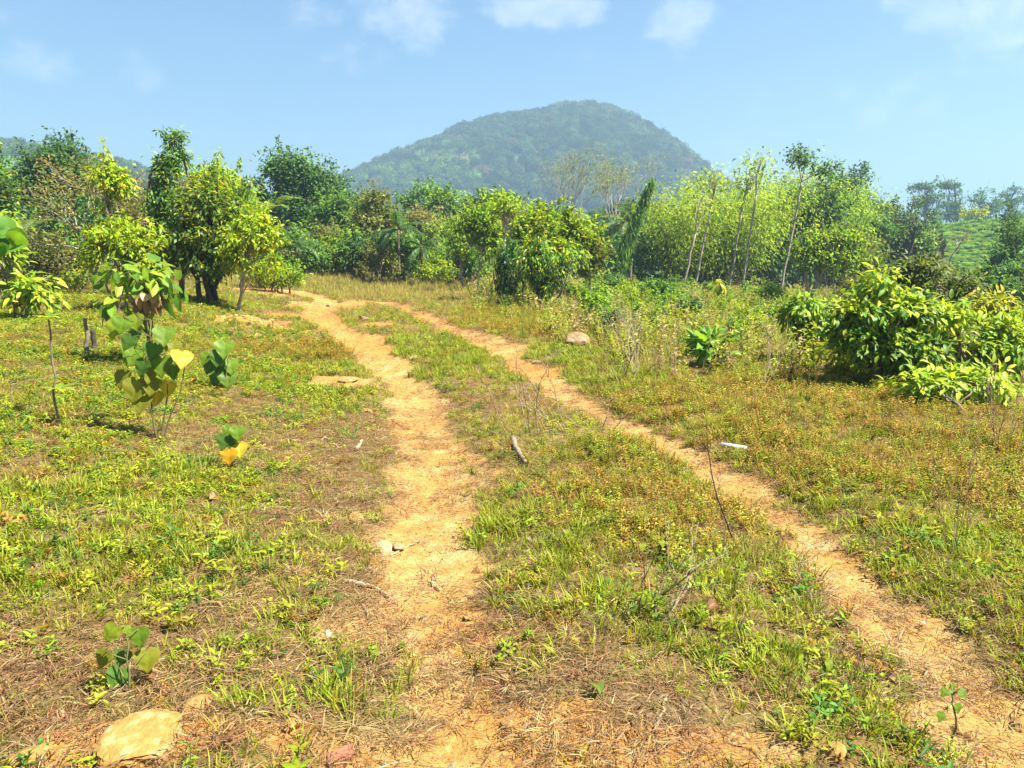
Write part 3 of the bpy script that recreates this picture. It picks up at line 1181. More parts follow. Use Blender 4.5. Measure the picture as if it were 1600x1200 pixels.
def sample(density, y0, y1, seed, margin=2.2, k=.74):
    """random points over the wedge of ground the camera sees"""
    r = np.random.default_rng(seed)
    X, Y = [], []
    edges = np.geomspace(y0, y1, 26)
    for a, b in zip(edges[:-1], edges[1:]):
        m = (a + b) / 2
        w = k * m + margin
        n = int(density(m) * (b - a) * 2 * w)
        X.append(r.uniform(-w, w, n))
        Y.append(r.uniform(a, b, n))
    return np.concatenate(X), np.concatenate(Y), r


def blobs(pts):
    return [ground_hit(px, py) + (rm,) for px, py, rm in pts]


LUSH = blobs([(150, 840, .8), (60, 800, .7), (250, 760, .8), (330, 900, .6), (860, 830, .7), (830, 900, .45), (930, 1000, .5), (1450, 870, 1.0), (1180, 930, .6), (740, 560, 1.4), (660, 540, 1.0), (1150, 745, .7), (430, 590, 1.3),
              (500, 650, .7), (1560, 950, .8), (1280, 1080, .5), (1420, 1090, .4), (860, 560, 1.2), (960, 590, 1.4), (1080, 680, .9), (490, 470, 2.5), (540, 1080, .3), (440, 1010, .35), (1250, 760, .8), (1340, 800, .6)])
RED = blobs([(1350, 680, 2.0), (1250, 630, 2.0), (1560, 770, 1.2), (1450, 730, 1.4), (840, 490, 2.4), (760, 505, 1.8), (960, 800, .6), (1100, 630, 1.4), (480, 555, 1.3), (1000, 720, .7), (1300, 930, .3), (880, 520, 2.0), (1420, 690, 1.6), (1120, 800, .5), (1030, 850, .4)])
STRAW = blobs([(450, 820, .6), (520, 770, .7), (330, 1110, .5), (560, 690, 1.1), (620, 1080, .4), (380, 950, .5), (470, 930, .5), (120, 1120, .5), (60, 1040, .4), (400, 640, .8), (300, 690, .6), (640, 650, .6), (700, 1000, .5), (960, 1090, .5), (620, 900, .3), (900, 1030, .4), (330, 800, .3), (840, 1060, .3), (1340, 960, .3), (1450, 1060, .3)])
PALE = blobs([(520, 445, 8), (640, 448, 8), (700, 460, 6), (760, 470, 4), (430, 470, 4)])


def zone(Z, x, y):
    v = np.zeros_like(x)
    for bx, by, rm in Z:
        v = np.maximum(v, 1 - sstep(.3, 1.35, np.hypot(x - bx, (y - by) * .85) / rm))
    return v


def fields(x, y):
    n1, n2 = vnoise(x, y, 1.1, 51, 3), vnoise(x, y, .38, 53, 2)
    n3 = vnoise(x, y, .8, 57, 3)
    b = bare(x, y)
    red = np.clip(zone(RED, x, y) * 1.1 + (n1 - .5) * .9, 0, 1) * (x > -12)
    lush = np.clip(.35 + zone(LUSH, x, y) * .75 + (n3 - .5) * 1.3, 0, 1)
    straw = np.clip(zone(STRAW, x, y) * 1.0 + (n1 - .5) * .9 + (n2 - .5) * .5, 0, 1)
    pale = zone(PALE, x, y)
    return b, red, lush, straw, pale, n1, n2


def finish(name, label, protos, x, y, r, s, tint, tilt=.15, zoff=0.0):
    n = len(x)
    P = np.c_[x, y, H(x, y) + zoff]
    rot = np.c_[r.normal(0, tilt, (n, 2)), r.uniform(0, 6.283, n)]
    s = np.asarray(s, float)
    scl = np.c_[s, s, s * r.uniform(.8, 1.2, n)]
    scatter(name, label, protos, P, rot, scl, tint, r.integers(0, len(protos), n))


def dscale(y):
    """far tufts are drawn larger and fewer"""
    return 1 + np.clip((y - 5) / 18, 0, 1.0)


def build_cover():
    dens = lambda a: (lambda m: a if m < 5 else a * (5 / m) ** 1.15)
    # green grass ----------------------------------------------------
    gp = [blade_proto(200 + k, 16, .03, .075, .0050, .75, .04) for k in range(4)]
    x, y, r = sample(dens(380), 1.3, 47, 301)
    b, red, lush, straw, pale, n1, n2 = fields(x, y)
    p = (1 - sstep(.15, .6, b)) * (.22 + .78 * lush) * (1 - .6 * straw) * (1 - .45 * red) * (.45 + .55 * (n2 > .45))
    k = r.random(len(x)) < p
    x, y, red, lush, straw, pale = x[k], y[k], red[k], lush[k], straw[k], pale[k]
    f = r.random((len(x), 1)) * .6 + lush[:, None] * .4
    t = np.array([.310, .265, .028]) * (1 - f) + np.array([.175, .255, .012]) * f
    t = t * (1 + r.normal(0, .2, (len(x), 1)).clip(-.45, .5))
    t = t * (1 - pale[:, None]) + pale[:, None] * np.array([.33, .265, .085])
    finish('grass', 'short green grass growing between and beside the wheel ruts', gp, x, y, r, r.uniform(.7, 1.35, len(x)) * dscale(y) * (.75 + .5 * lush), t)
    # broad-leaved weeds ----------------------------------------------------
    wp = [weed_proto(220 + k, 5, .055, .030, 6) for k in range(4)] + [weed_proto(230 + k, 4, .05, .042, 5, .34) for k in range(2)]
    x, y, r = sample(dens(520), 1.3, 44, 302)
    b, red, lush, straw, pale, n1, n2 = fields(x, y)
    left = sstep(.3, 1.6, (-.3 - .0098 * np.clip(y, 0, 24) ** 2) - x)
    right = sstep(2.2, 4, x)
    p = (1 - sstep(.12, .5, b)) * (.12 + .55 * lush + .45 * left * (n1 > .40)) * (.55 + .45 * np.maximum(left, right)) * (1 - .8 * straw) * (1 - .5 * red) * (.42 + .58 * (vnoise(x, y, .9, 88, 3) > .47))
    k = r.random(len(x)) < p
    x, y, lush, red, left = x[k], y[k], lush[k], red[k], left[k]
    f = r.random((len(x), 1))
    t = np.array([.150, .250, .012]) * (1 - f) + np.array([.280, .285, .015]) * f
    old = r.random(len(x)) < .10
    t[old] = np.array([.30, .17, .03]) * r.uniform(.7, 1.1, (int(old.sum()), 1))
    deep = r.random(len(x)) < .22
    t[deep] = np.array([.060, .150, .018]) * r.uniform(.8, 1.2, (int(deep.sum()), 1))
    finish('ground_weeds', 'low broad-leaved weeds covering the field', wp, x, y, r, (.42 + .85 * r.random(len(x)) ** 1.8) * dscale(y), t, .2)
    # dead stems lying about ----------------------------------------------------
    sp = [blade_proto(240 + k, 15, .02, .068, .0028, 9, .06, .4) for k in range(4)]
    x, y, r = sample(dens(680), 1.3, 40, 303)
    b, red, lush, straw, pale, n1, n2 = fields(x, y)
    p = (.36 + .8 * straw + .35 * (pdist(RUT_R, x, y) < .55)) * (1 - .55 * sstep(.45, .95, b)) * (1 - .35 * lush)
    k = r.random(len(x)) < p
    x, y, straw = x[k], y[k], straw[k]
    f = r.random((len(x), 1))
    t = np.array([.33, .245, .115]) * (1 - f) + np.array([.15, .088, .05]) * f
    rd = r.random(len(x)) < .30
    t[rd] = np.array([.215, .098, .050])
    t = t * (1 + r.normal(0, .2, (len(x), 1)).clip(-.4, .5))
    finish('dry_straw', 'dead straw and withered stems littering the ground', sp, x, y, r, r.uniform(.6, 1.4, len(x)) * dscale(y), t, .12, .004)
    # upright russet grass ----------------------------------------------------
    rp = [blade_proto(260 + k, 18, .03, .10, .0030, .7, .06, .35) for k in range(3)] + [weed_proto(265 + k, 6, .085, .019, 9, .4) for k in range(4)]
    x, y, r = sample(dens(330), 1.5, 44, 304)
    b, red, lush, straw, pale, n1, n2 = fields(x, y)
    p = (1 - sstep(.1, .45, b)) * np.clip(red * 1.0 + .06, 0, 1) * (.35 + .65 * (n2 > .42))
    k = r.random(len(x)) < p
    x, y, red = x[k], y[k], red[k]
    f = r.random((len(x), 1))
    t = np.array([.275, .150, .030]) * (1 - f) + np.array([.320, .260, .034]) * f
    g = r.random(len(x)) < .38
    t[g] = np.array([.20, .245, .018])
    t = t * (1 + r.normal(0, .2, (len(x), 1)).clip(-.4, .5))
    finish('russet_grass', 'fine russet grass drying out on both sides of the track', rp, x, y, r, r.uniform(.6, 1.3, len(x)) * dscale(y) * (.7 + .5 * red), t)
    # tan meadow grass far down the field ----------------------------------------------------
    tp = [blade_proto(280 + k, 26, .18, .48, .010, .38, .12, .3) for k in range(4)]
    x, y, r = sample(lambda m: 9 if m > 17 else 0, 15, 52, 305)
    b, red, lush, straw, pale, n1, n2 = fields(x, y)
    p = (1 - sstep(.15, .5, b)) * np.clip(sstep(20, 30, y) * .9 + pale, 0, 1) * (.35 + .65 * (n1 > .42))
    k = r.random(len(x)) < p
    x, y, pale, n1 = x[k], y[k], pale[k], n1[k]
    f = (r.random((len(x), 1)) * .6 + .4 * (x[:, None] > 1))
    t = np.array([.32, .25, .075]) * (1 - f) + np.array([.21, .235, .03]) * f
    t = t * (1 + r.normal(0, .2, (len(x), 1)).clip(-.4, .5))
    finish('meadow_grass', 'tan knee-high grass at the far end of the field', tp, x, y, r, r.uniform(.6, 1.15, len(x)) * (.55 + .45 * sstep(24, 36, y)), t, .1)
    # tall weeds on the right ----------------------------------------------------
    hp = [tall_proto(290 + k, .75, 16) for k in range(5)] + [blade_proto(296 + k, 16, .25, .75, .006, .35, .12, .3) for k in range(2)]
    x, y, r = sample(lambda m: 12 if m > 8 else 0, 8, 50, 306)
    xr = 1.75 - .0088 * np.clip(y, 0, 24) ** 2
    gx, gy = ground_hit(1040, 540)
    p = sstep(.9, 4.0, x - xr) * sstep(8.6, 13, y) * (.25 + .75 * (vnoise(x, y, 2.5, 61, 2) > .45)) * (1 - .6 * sstep(.2, .6, bare(x, y)))
    p = p + .9 * (1 - sstep(.5, 1.5, np.hypot((x - gx) / 2.2, (y - gy) / 3.0)))
    lx = sstep(8, 14, -x - .2 * y) * sstep(10, 16, y) * .5
    for qx, qy in (ground_hit(902, 545), ground_hit(1045, 492)):          # nothing tall hides the two boulders
        p = p * ~((np.abs(x - qx * y / qy) < .55) & (y < qy + .3) & (y > qy * .72))
    k = r.random(len(x)) < p + lx * (vnoise(x, y, 2.0, 63) > .5)
    x, y = x[k], y[k]
    f = r.random((len(x), 1))
    t = np.array([.210, .290, .025]) * (1 - f) + np.array([.330, .330, .050]) * f
    dk = r.random(len(x)) < .25
    t[dk] = np.array([.070, .150, .022])
    dr = r.random(len(x)) < .26
    t[dr] = np.array([.36, .28, .14])
    finish('tall_weeds', 'waist-high leafy weeds and seeding stems filling the field on the right', hp, x, y, r, r.uniform(.5, 1.15, len(x)) * (1 + .35 * sstep(20, 40, y)), t, .1)
    # crumbled soil ----------------------------------------------------
    m, n, l, out = new_mat('crumbled_soil')
    a = n.new('ShaderNodeAttribute')
    a.attribute_type = 'INSTANCER'
    a.attribute_name = 'tint'
    q = n.new('ShaderNodeBsdfPrincipled')
    q.inputs['Roughness'].default_value = .95
    q.inputs['Specular IOR Level'].default_value = .1
    l.new(a.outputs['Color'], q.inputs['Base Color'])
    l.new(q.outputs[0], out.inputs[0])
    cp = [proto('clod_form', clod_mesh(310 + k, 1, m, detail=.12, name='clod')) for k in range(5)]
    x, y, r = sample(dens(520), 1.3, 34, 307, 1.2)
    b = bare(x, y)
    mnd = np.exp(-(((x - MOUND[0]) / 1.5) ** 2 + ((y - MOUND[1]) / 1.5) ** 2))
    k = r.random(len(x)) < np.clip(sstep(.25, .8, b) * (.22 + .9 * (vnoise(x, y, .5, 71, 2) > .55)) + .10 + mnd, 0, 1)
    x, y, mnd = x[k], y[k], mnd[k]
    f = r.random((len(x), 1))
    t = np.array([.42, .27, .095]) * (1 - f) + np.array([.36, .165, .04]) * f
    t = t * (1 + r.normal(0, .2, (len(x), 1)).clip(-.4, .4))
    s = (.0035 + .011 * r.random(len(x)) ** 4) * dscale(y) * (1 + 2.5 * mnd)
    finish('soil_crumbs', 'crumbled orange soil and grit lying on the wheel ruts', cp, x, y, r, s, t, .5, .001)


build_cover()

# ------------------------------------------------------------------ trees and shrubs of the middle distance
def tree_px(name, label, px, Y, ells, nleaf, leaf, clump_r, pal, seed, r0=.12, top=None, depth=.9, cat='tree', group=None, **kw):
    b = onground(px, Y)
    E = env_px(b, Y, ells, depth)
    zt = max(e[2] for e in E) if top is None else zat(top, Y) - b.z
    cx = float(np.mean([e[0] for e in E]))
    return tree(name, label, gen_tree(seed, E, zt, r0, nleaf, leaf, clump_r, pal, lean=(cx * .8, 0), **kw), b, group, cat=cat)


def build_trees():
    T = tree_px
    # --- left
    T('cinnamon_tree', 'tall slender dark green tree with pale shoots above the bushy tree', 268, 21, [(278, 240, 14, 30), (266, 272, 26, 36), (262, 325, 26, 40), (256, 375, 36, 50), (245, 410, 32, 30)], 8500, (.15, .055), .15, DARK + MID[:1], 401,
      r0=.07, clumps=85, branches=26, young=.10, young_pal=LIGHT, mat=M_GLOSS, droop=.7, stems=2, stem_spread=.12)
    T('cinnamon_tree', 'bushy dark tree with yellow young leaves beside the left rut', 328, 20, [(322, 318, 46, 36), (345, 372, 62, 52), (300, 390, 46, 50), (338, 410, 52, 34)], 15000, (.14, .058), .20, DARK + MID, 402,
      r0=.065, clumps=130, branches=40, young=.24, mat=M_GLOSS, droop=.6, stems=5, stem_spread=.13, bark=M_DARKBARK)
    T('cinnamon_tree', 'small gnarled tree with yellowish sunlit leaves and grey crooked stem', 374, 19, [(394, 372, 34, 42), (404, 405, 26, 34), (378, 395, 26, 42)], 7000, (.14, .05), .17, YEL[:3] + LIGHT, 403,
      r0=.045, clumps=70, branches=18, mat=M_GLOSS, droop=.8, bark=M_PALE)
    b = onground(150, 25)
    tree('brown_tree', 'half-bare brownish tree with pale forking branches on the left', gen_fork(404, .5, (-.10, -.1, 1), 1.30, .070, 5, (.12, .065), 13, BROWN + OLIVE[:2], tipr=.20, spread=.60, shrink=.78, upb=.12, bark=M_PALE, kids=(2, 3)), b)
    T('dome_tree', 'dark dome-shaped tree rising behind the half-bare tree', 95, 48, [(95, 268, 56, 40), (55, 300, 38, 40), (125, 298, 32, 34), (90, 318, 62, 38)], 17000, (.25, .15), .46, DARK, 405, r0=.22, clumps=110, up=.9, rag=.25)
    T('edge_tree', 'dense green tree cut by the left edge of the picture', -20, 36, [(-30, 290, 52, 46), (10, 330, 34, 44), (18, 385, 34, 36), (-40, 370, 50, 50)], 9000, (.22, .12), .36, MID + DARK[:2], 406, r0=.15, clumps=90, young=.08)
    T('young_tree', 'narrow upright yellow-green sapling before the half-bare tree', 172, 22, [(166, 282, 15, 28), (186, 300, 14, 34), (174, 345, 13, 34)], 1900, (.20, .075), .18, YEL[:3] + LIGHT[:2], 407, r0=.03, clumps=30, branches=12, droop=1.0, bark=M_PALE, mat=M_GLOSS)
    T('leafy_shrub', 'rounded yellow-green shrub left of the bushy tree', 190, 17, [(192, 388, 40, 36), (165, 405, 26, 26), (216, 408, 26, 26)], 6000, (.15, .055), .16, YEL[:3] + LIGHT, 408, r0=.03, clumps=70, branches=20, droop=.7, stems=4, stem_spread=.2, mat=M_GLOSS, cat='shrub')
    T('bright_tree', 'bright green spreading tree behind the slender dark tree', 350, 42, [(345, 290, 40, 22), (375, 305, 26, 20), (320, 300, 30, 30), (350, 345, 40, 40)], 7500, (.30, .10), .38, LIGHT + YEL[2:3], 409, r0=.12, clumps=80, droop=.8)
    T('hedge_shrub', 'green shrub between the half-bare tree and the yellow-green shrub', 228, 30, [(228, 400, 34, 40), (212, 360, 20, 40)], 5000, (.17, .08), .26, MID + OLIVE, 410, r0=.05, clumps=60, cat='shrub', stems=3)
    T('low_shrub', 'grey-green scrub under the half-bare tree', 85, 27, [(85, 405, 45, 26), (50, 395, 32, 26), (120, 410, 36, 22)], 6000, (.15, .07), .25, OLIVE + BROWN[2:], 411, r0=.04, clumps=70, cat='shrub', stems=4, stem_spread=.5)
    T('gap_tree', 'deep green tree behind the half-bare tree and the dome tree', 165, 44, [(190, 345, 36, 30), (215, 365, 40, 40), (150, 365, 50, 40), (110, 370, 50, 40), (60, 380, 50, 40)], 8000, (.32, .17), .55, DARK + MID[:2], 412, r0=.16, clumps=90)
    # --- centre left
    T('round_tree', 'biggest dark round-crowned tree left of the forested hill', 468, 56, [(445, 282, 44, 38), (488, 284, 40, 40), (425, 325, 38, 38), (520, 318, 38, 34), (470, 345, 60, 40), (540, 330, 26, 30)], 22000, (.28, .16), .50, DARK + MID[2:3], 420, r0=.26, clumps=150, branches=24, up=.9, rag=.45)
    T('side_tree', 'mid green tree joined to the right of the dark round tree', 530, 52, [(525, 340, 36, 36), (548, 372, 30, 34), (500, 385, 36, 36)], 11000, (.24, .14), .42, MID + DARK, 421, r0=.15, clumps=80)
    T('olive_tree', 'narrow olive-brown tree standing before the forest edge', 588, 47, [(588, 322, 22, 28), (586, 362, 30, 38), (590, 402, 26, 28)], 7500, (.24, .13), .36, OLIVE + BROWN[2:3], 422, r0=.10, clumps=80)
    T('shade_tree', 'dark low tree below the big round tree', 455, 49, [(440, 395, 36, 30), (490, 405, 36, 26), (415, 405, 26, 28)], 7000, (.28, .15), .42, DARK + OLIVE[:1], 423, r0=.12, clumps=80)
    T('light_shrub', 'light green mounded shrub right of the small dark palm', 540, 45, [(540, 392, 36, 22), (515, 408, 28, 18), (560, 405, 26, 20)], 6500, (.20, .09), .30, LIGHT + MID, 424, r0=.05, clumps=70, cat='shrub', stems=4, stem_spread=.4)
    T('flat_tree', 'green tree with a flattened bright crown below the left foot of the hill', 692, 78, [(690, 318, 22, 18), (705, 328, 16, 14), (680, 345, 20, 26)], 4500, (.40, .21), .55, LIGHT[:3] + MID, 425, r0=.16, clumps=50)
    T('round_tree', 'mid green rounded tree right of the far palm', 655, 84, [(655, 316, 24, 20), (645, 340, 26, 24), (665, 350, 24, 28)], 5000, (.42, .22), .6, MID + DARK[:1], 426, r0=.16, clumps=55)
    T('tan_tree', 'brownish-yellow tree between the areca palms', 655, 64, [(660, 352, 24, 18), (645, 372, 26, 22)], 4500, (.28, .15), .42, OLIVE + BROWN[:2], 427, r0=.12, clumps=50)
    T('slim_tree', 'slim pale green tree right of the areca palms', 715, 50, [(712, 360, 16, 30), (722, 395, 22, 34)], 4500, (.22, .10), .32, LIGHT + OLIVE[:2], 428, r0=.07, clumps=55, bark=M_PALE)
    T('forest_tree', 'mid green tree filling the gap left of the areca palms', 612, 58, [(612, 380, 28, 36), (635, 400, 28, 26)], 5500, (.26, .14), .40, MID + LIGHT[2:3], 429, r0=.12, clumps=60)
    T('forest_tree', 'yellowish tree behind the slim pale green tree', 685, 60, [(688, 375, 26, 32), (700, 400, 34, 26)], 5500, (.26, .12), .40, LIGHT + OLIVE, 430, r0=.12, clumps=60)
    # --- centre
    b = onground(788, 27)
    tree('rubber_sapling', 'tall thin pale-stemmed sapling with tufts of bright leaves before the hill', gen_fork(440, 2.3, (.01, 0, 1), .62, .040, 4, (.19, .085), 5, LIGHT + YEL[2:3], tipr=.22, spread=.5, shrink=.72, upb=.35, bark=M_PALE, kids=(2, 3)), b)
    T('bright_tree', 'bright yellow-green tree with a flat top below the hill', 868, 29, [(872, 358, 50, 22), (832, 352, 30, 26), (905, 372, 30, 22), (850, 392, 60, 34)], 13000, (.19, .095), .26, LIGHT + YEL[:1] + MID[:1], 441, r0=.07, clumps=120, branches=30, young=.15, stems=3)
    T('bright_tree', 'light green tree left of the tall pale-stemmed sapling', 742, 36, [(752, 345, 26, 26), (735, 385, 30, 32), (765, 385, 26, 36)], 8000, (.20, .10), .30, LIGHT + MID, 442, r0=.06, clumps=80, young=.1, bark=M_PALE, stems=2)
    T('drooping_shrub', 'dark narrow shrub with drooping leaves, left of two by the field edge', 797, 24.5, [(797, 425, 20, 36), (793, 455, 17, 22)], 4500, (.15, .05), .16, DARK + MID[:1], 443, r0=.03, clumps=60, droop=1.4, mat=M_GLOSS, cat='shrub', stems=3)
    T('drooping_shrub', 'wide shrub with drooping leaves and yellow shoots by the field edge', 848, 23.5, [(840, 412, 30, 30), (862, 432, 28, 32), (838, 452, 26, 24), (885, 405, 20, 18)], 8500, (.16, .055), .17, MID + DARK + LIGHT[:2], 444, r0=.035, clumps=90, droop=1.3, young=.14, mat=M_GLOSS, cat='shrub', stems=5, stem_spread=.25)
    T('olive_tree', 'brownish-green tree with twisted pale stem right of the bright flat-topped tree', 918, 30, [(905, 392, 28, 18), (930, 398, 24, 18), (920, 420, 24, 22)], 4500, (.17, .085), .22, OLIVE + BROWN[2:] + MID[:1], 445, r0=.06, clumps=55, bark=M_PALE, branches=20)
    for px, Y, tp, sd_, lab in ((878, 92, 246, 450, 'bare pale tree with thin crooked crown, left of two before the hill'), (962, 84, 246, 451, 'bare fan-shaped tree with many thin upright limbs before the hill')):
        b = onground(px, Y)
        h = zat(tp, Y) - b.z
        tree('bare_tree', lab, gen_fork(sd_, h * .36, (0.0, 0, 1), h * .20, .10, 5, (.20, .09), 4, OLIVE + LIGHT[:1], tipr=.5, spread=.34 if sd_ == 450 else .30, shrink=.80, upb=.22, bark=M_PALE, kids=(2, 3), minr=.010), b)
    # leaning trunk wrapped in creeper
    b = onground(938, 44)
    r = np.random.default_rng(455)
    tip = at(1026, 262, 44) - b
    P = curve((0, 0, -.2), np.array(tip), r, 10, -.05, .03)
    tg, g = Geo(), Geo()
    tube(tg, P, np.linspace(.15, .02, 10), 6)
    n = 3800
    tt = r.random(n) ** 1.3 * .93
    C = np.stack([np.interp(tt, np.linspace(0, 1, 10), P[:, i]) for i in range(3)], 1) + r.normal(size=(n, 3)) * (.42 * (1 - tt) ** .8 + .06)[:, None] * np.array([.55, .7, .9])
    leaves(g, C, unit(r, n) * .5 + np.array([0, 0, -1.0]), unit(r, n), .46 * r.uniform(.5, 1.3, n), .07, pal_cols(r, DARK + MID, n))
    tree('leaning_tree', 'leaning bare-tipped trunk hung with dark creeper before the hill', (tg.mesh('trunk', M_BARK, True), g.mesh('crown', M_LEAF)), b)
    palm('coconut_palm', 'coconut palm with greyish fronds behind the leaning trunk', onground(985, 60), zat(352, 60) - onground(985, 60).z, 3.4, 460, DARK + OLIVE, 14)
    palm('coconut_palm', 'coconut palm with arching pale fronds left of the dark round tree', onground(425, 54), zat(338, 54) - onground(425, 54).z, 3.2, 463, OLIVE + MID, 14)
    palm('areca_palm', 'slender palm right of the narrow olive-brown tree', onground(624, 42), zat(358, 42) - onground(624, 42).z, 2.2, 466, DARK, 11, r0=.07)
    palm('areca_palm', 'short dark palm at the forest edge below the big round tree', onground(466, 40), zat(388, 40) - onground(466, 40).z, 1.7, 469, DARK + MID[:1], 12, r0=.08, lift=.9)
    palm('areca_palm', 'small dark palm right of the brownish-yellow tree', onground(660, 42), zat(385, 42) - onground(660, 42).z, 1.6, 472, DARK, 11, r0=.06)
    palm('far_palm', 'tiny far palm silhouetted against the foot of the hill', onground(631, 150), zat(312, 150) - onground(631, 150).z, 2.4, 475, DARK, 11, r0=.12)
    palm('areca_palm', 'small palm with drooping fronds at the left edge below the trees', onground(42, 30), zat(372, 30) - onground(42, 30).z, 1.7, 478, OLIVE + MID[:1], 11, r0=.06)
    # --- right: feathery clumps
    grp = None
    for px, Y, tp, spr, sd_, lab in ((1058, 50, 285, 3.0, 480, 'feathery yellow-green clump, nearest to the hill of the bamboo-like trees'),
                                     (1105, 53, 262, 3.3, 481, 'feathery yellow-green clump around the first long pale trunk'),
                                     (1150, 50, 264, 3.0, 482, 'feathery clump around the two long pale trunks'),
                                     (1195, 54, 252, 3.2, 483, 'tall feathery clump left of the trunk with the umbrella top'),
                                     (1245, 56, 262, 3.2, 484, 'feathery clump behind the trunk with the umbrella top'),
                                     (1290, 58, 272, 2.8, 485, 'feathery clump at the right end of the bamboo-like trees')):
        b = onground(px, Y)
        tree('feathery_tree', lab, gen_feather(sd_, (zat(tp, Y) - b.z) * 1.08, spr, 16, 9000, (.26, .075), FEATHER if px < 1240 else FEATHER + MID[:2]), b, grp)
    for px, Y, dx, tp, ntip, sd_, lab in ((1064, 44, 20, 360, 8, 490, 'short slanting pale trunk left of the long pale trunks'), (1083, 46, 23, 318, 8, 491, 'long slanting pale trunk with thin top among feathery clumps'),
                                          (1138, 46, 16, 318, 8, 492, 'straight pale trunk, left of the close pair'), (1158, 45, 17, 300, 8, 493, 'straight pale trunk, right of the close pair'),
                                          (1219, 44, 25, 278, 22, 494, 'tallest pale curved trunk with a small umbrella top')):
        b = onground(px, Y)
        h = zat(tp, Y) - b.z
        tree('slender_tree', lab, gen_fork(sd_, h, (dx / F * Y / h, 0, 1), 1.0 if ntip > 20 else 1.15, .055, 2, (.26, .12), ntip, DARK if ntip > 20 else FEATHER, tipr=.5 if ntip < 20 else .26, spread=.55 if ntip > 20 else .3, shrink=.8, upb=.1 if ntip > 20 else .4, bark=M_PALE, kids=(3, 4), wob=.014, minr=.012), b)
    T('dark_tree', 'dark tree mass in the shade behind the pale trunks', 1170, 53, [(1150, 395, 50, 40), (1210, 400, 45, 45), (1100, 405, 40, 36)], 9000, (.30, .16), .5, DARK, 495, r0=.15, clumps=90)
    T('dark_tree', 'dark green tree under the feathery clump nearest to the hill', 1045, 50, [(1040, 395, 36, 34), (1005, 405, 32, 30), (1070, 410, 36, 30)], 8000, (.26, .14), .42, DARK + OLIVE[:1], 496, r0=.12, clumps=80)
    T('dark_tree', 'dark broad tree right of the umbrella-topped trunk', 1262, 54, [(1265, 330, 42, 32), (1240, 390, 36, 46), (1290, 380, 36, 46)], 10000, (.32, .17), .5, DARK + MID[2:3], 497, r0=.18, clumps=100)
    T('teal_tree', 'bluish green tall tree at the right end of the feathery clumps', 1325, 96, [(1318, 296, 26, 22), (1345, 286, 16, 16), (1330, 325, 34, 26), (1340, 350, 34, 28)], 9000, (.44, .24), .62, DARK, 498, r0=.25, clumps=75, rmin=.3)
    T('pale_fork_tree', 'light green spreading tree with forked pale trunk', 1258, 34, [(1290, 378, 36, 20), (1330, 380, 34, 16), (1265, 398, 28, 18), (1350, 398, 30, 16), (1300, 410, 44, 20)], 7500, (.18, .08), .26, LIGHT + OLIVE[:2] + MID[:1], 499, r0=.085, clumps=80, branches=36, bark=M_PALE)
    T('olive_tree', 'small grey-green tree right of the forked pale trunk', 1345, 40, [(1345, 405, 30, 22), (1370, 398, 22, 18)], 4000, (.18, .08), .28, OLIVE + MID[:1], 500, r0=.06, clumps=50, bark=M_PALE)
    T('open_tree', 'dark spreading tree with open crown and black limbs before the tea slope', 1420, 66, [(1385, 345, 30, 18), (1425, 335, 30, 20), (1445, 352, 22, 16), (1405, 362, 44, 18)], 4600, (.26, .14), .38, DARK + OLIVE[:2], 501, r0=.20, clumps=46, branches=34, bark=M_DARKBARK, rag=1.2)
    T('open_tree', 'thin dark tree leaning left before the tea slope', 1398, 64, [(1378, 362, 20, 16), (1362, 350, 18, 14)], 2600, (.28, .15), .42, DARK, 502, r0=.12, clumps=28, bark=M_DARKBARK)
    b = onground(1470, 58)
    tree('bare_tree', 'thin pale leafless trunk leaning right before the tea slope', gen_fork(503, 3.6, (.28, 0, 1), .7, .06, 3, (.15, .07), 3, OLIVE, tipr=.2, spread=.5, bark=M_PALE, minr=.01), b)
    T('edge_tree', 'dark feathery tree at the right edge of the picture', 1582, 40, [(1585, 430, 40, 40), (1578, 370, 20, 34), (1600, 390, 26, 44), (1555, 450, 26, 28)], 10000, (.20, .06), .32, DARK + MID[:1], 504, r0=.11, clumps=100, bark=M_DARKBARK, stems=2)
    far = [(1446, 210, [(1440, 294, 20, 12), (1452, 312, 22, 12), (1436, 320, 16, 14), (1450, 340, 24, 14)], 'hazy far tree with rounded top, first beyond the tea slope'),
           (1487, 215, [(1484, 290, 16, 7), (1490, 304, 14, 7), (1484, 320, 18, 9), (1490, 340, 22, 12)], 'hazy far tree with tiered thin crown, second beyond the tea slope'),
           (1532, 235, [(1540, 298, 16, 8), (1524, 310, 18, 9), (1540, 320, 26, 12), (1530, 340, 30, 14)], 'hazy far tree with layered spreading crown beyond the tea slope'),
           (1580, 245, [(1576, 300, 22, 10), (1590, 318, 22, 12), (1570, 325, 20, 12), (1590, 340, 26, 12)], 'hazy thin-crowned far tree nearest to the right edge'),
           (1390, 190, [(1385, 326, 20, 8), (1400, 338, 20, 10), (1375, 345, 20, 12)], 'low hazy far tree left of the tea slope top')]
    for i, (px, Y, ells, lab) in enumerate(far):
        T('far_tree', lab, px, Y, ells, 2600, (.75, .38), .85, DARK, 510 + i, r0=.38, clumps=38, branches=30, bark=M_DARKBARK, flat=.45, rmin=.2)
    T('far_shrub', 'yellow-green shrub on the top of the tea slope', 1528, 140, [(1520, 336, 14, 8), (1535, 334, 10, 8), (1505, 338, 8, 6)], 1500, (.4, .2), .5, LIGHT + YEL, 520, r0=.08, clumps=20, cat='shrub')
    T('far_shrub', 'dark rounded shrub on the left edge of the tea slope', 1463, 120, [(1463, 350, 10, 8)], 900, (.35, .2), .4, DARK, 521, r0=.06, clumps=12, cat='shrub')

    # --- thicket at the foot of the trees: five kinds of shrub, copied
    kinds = []
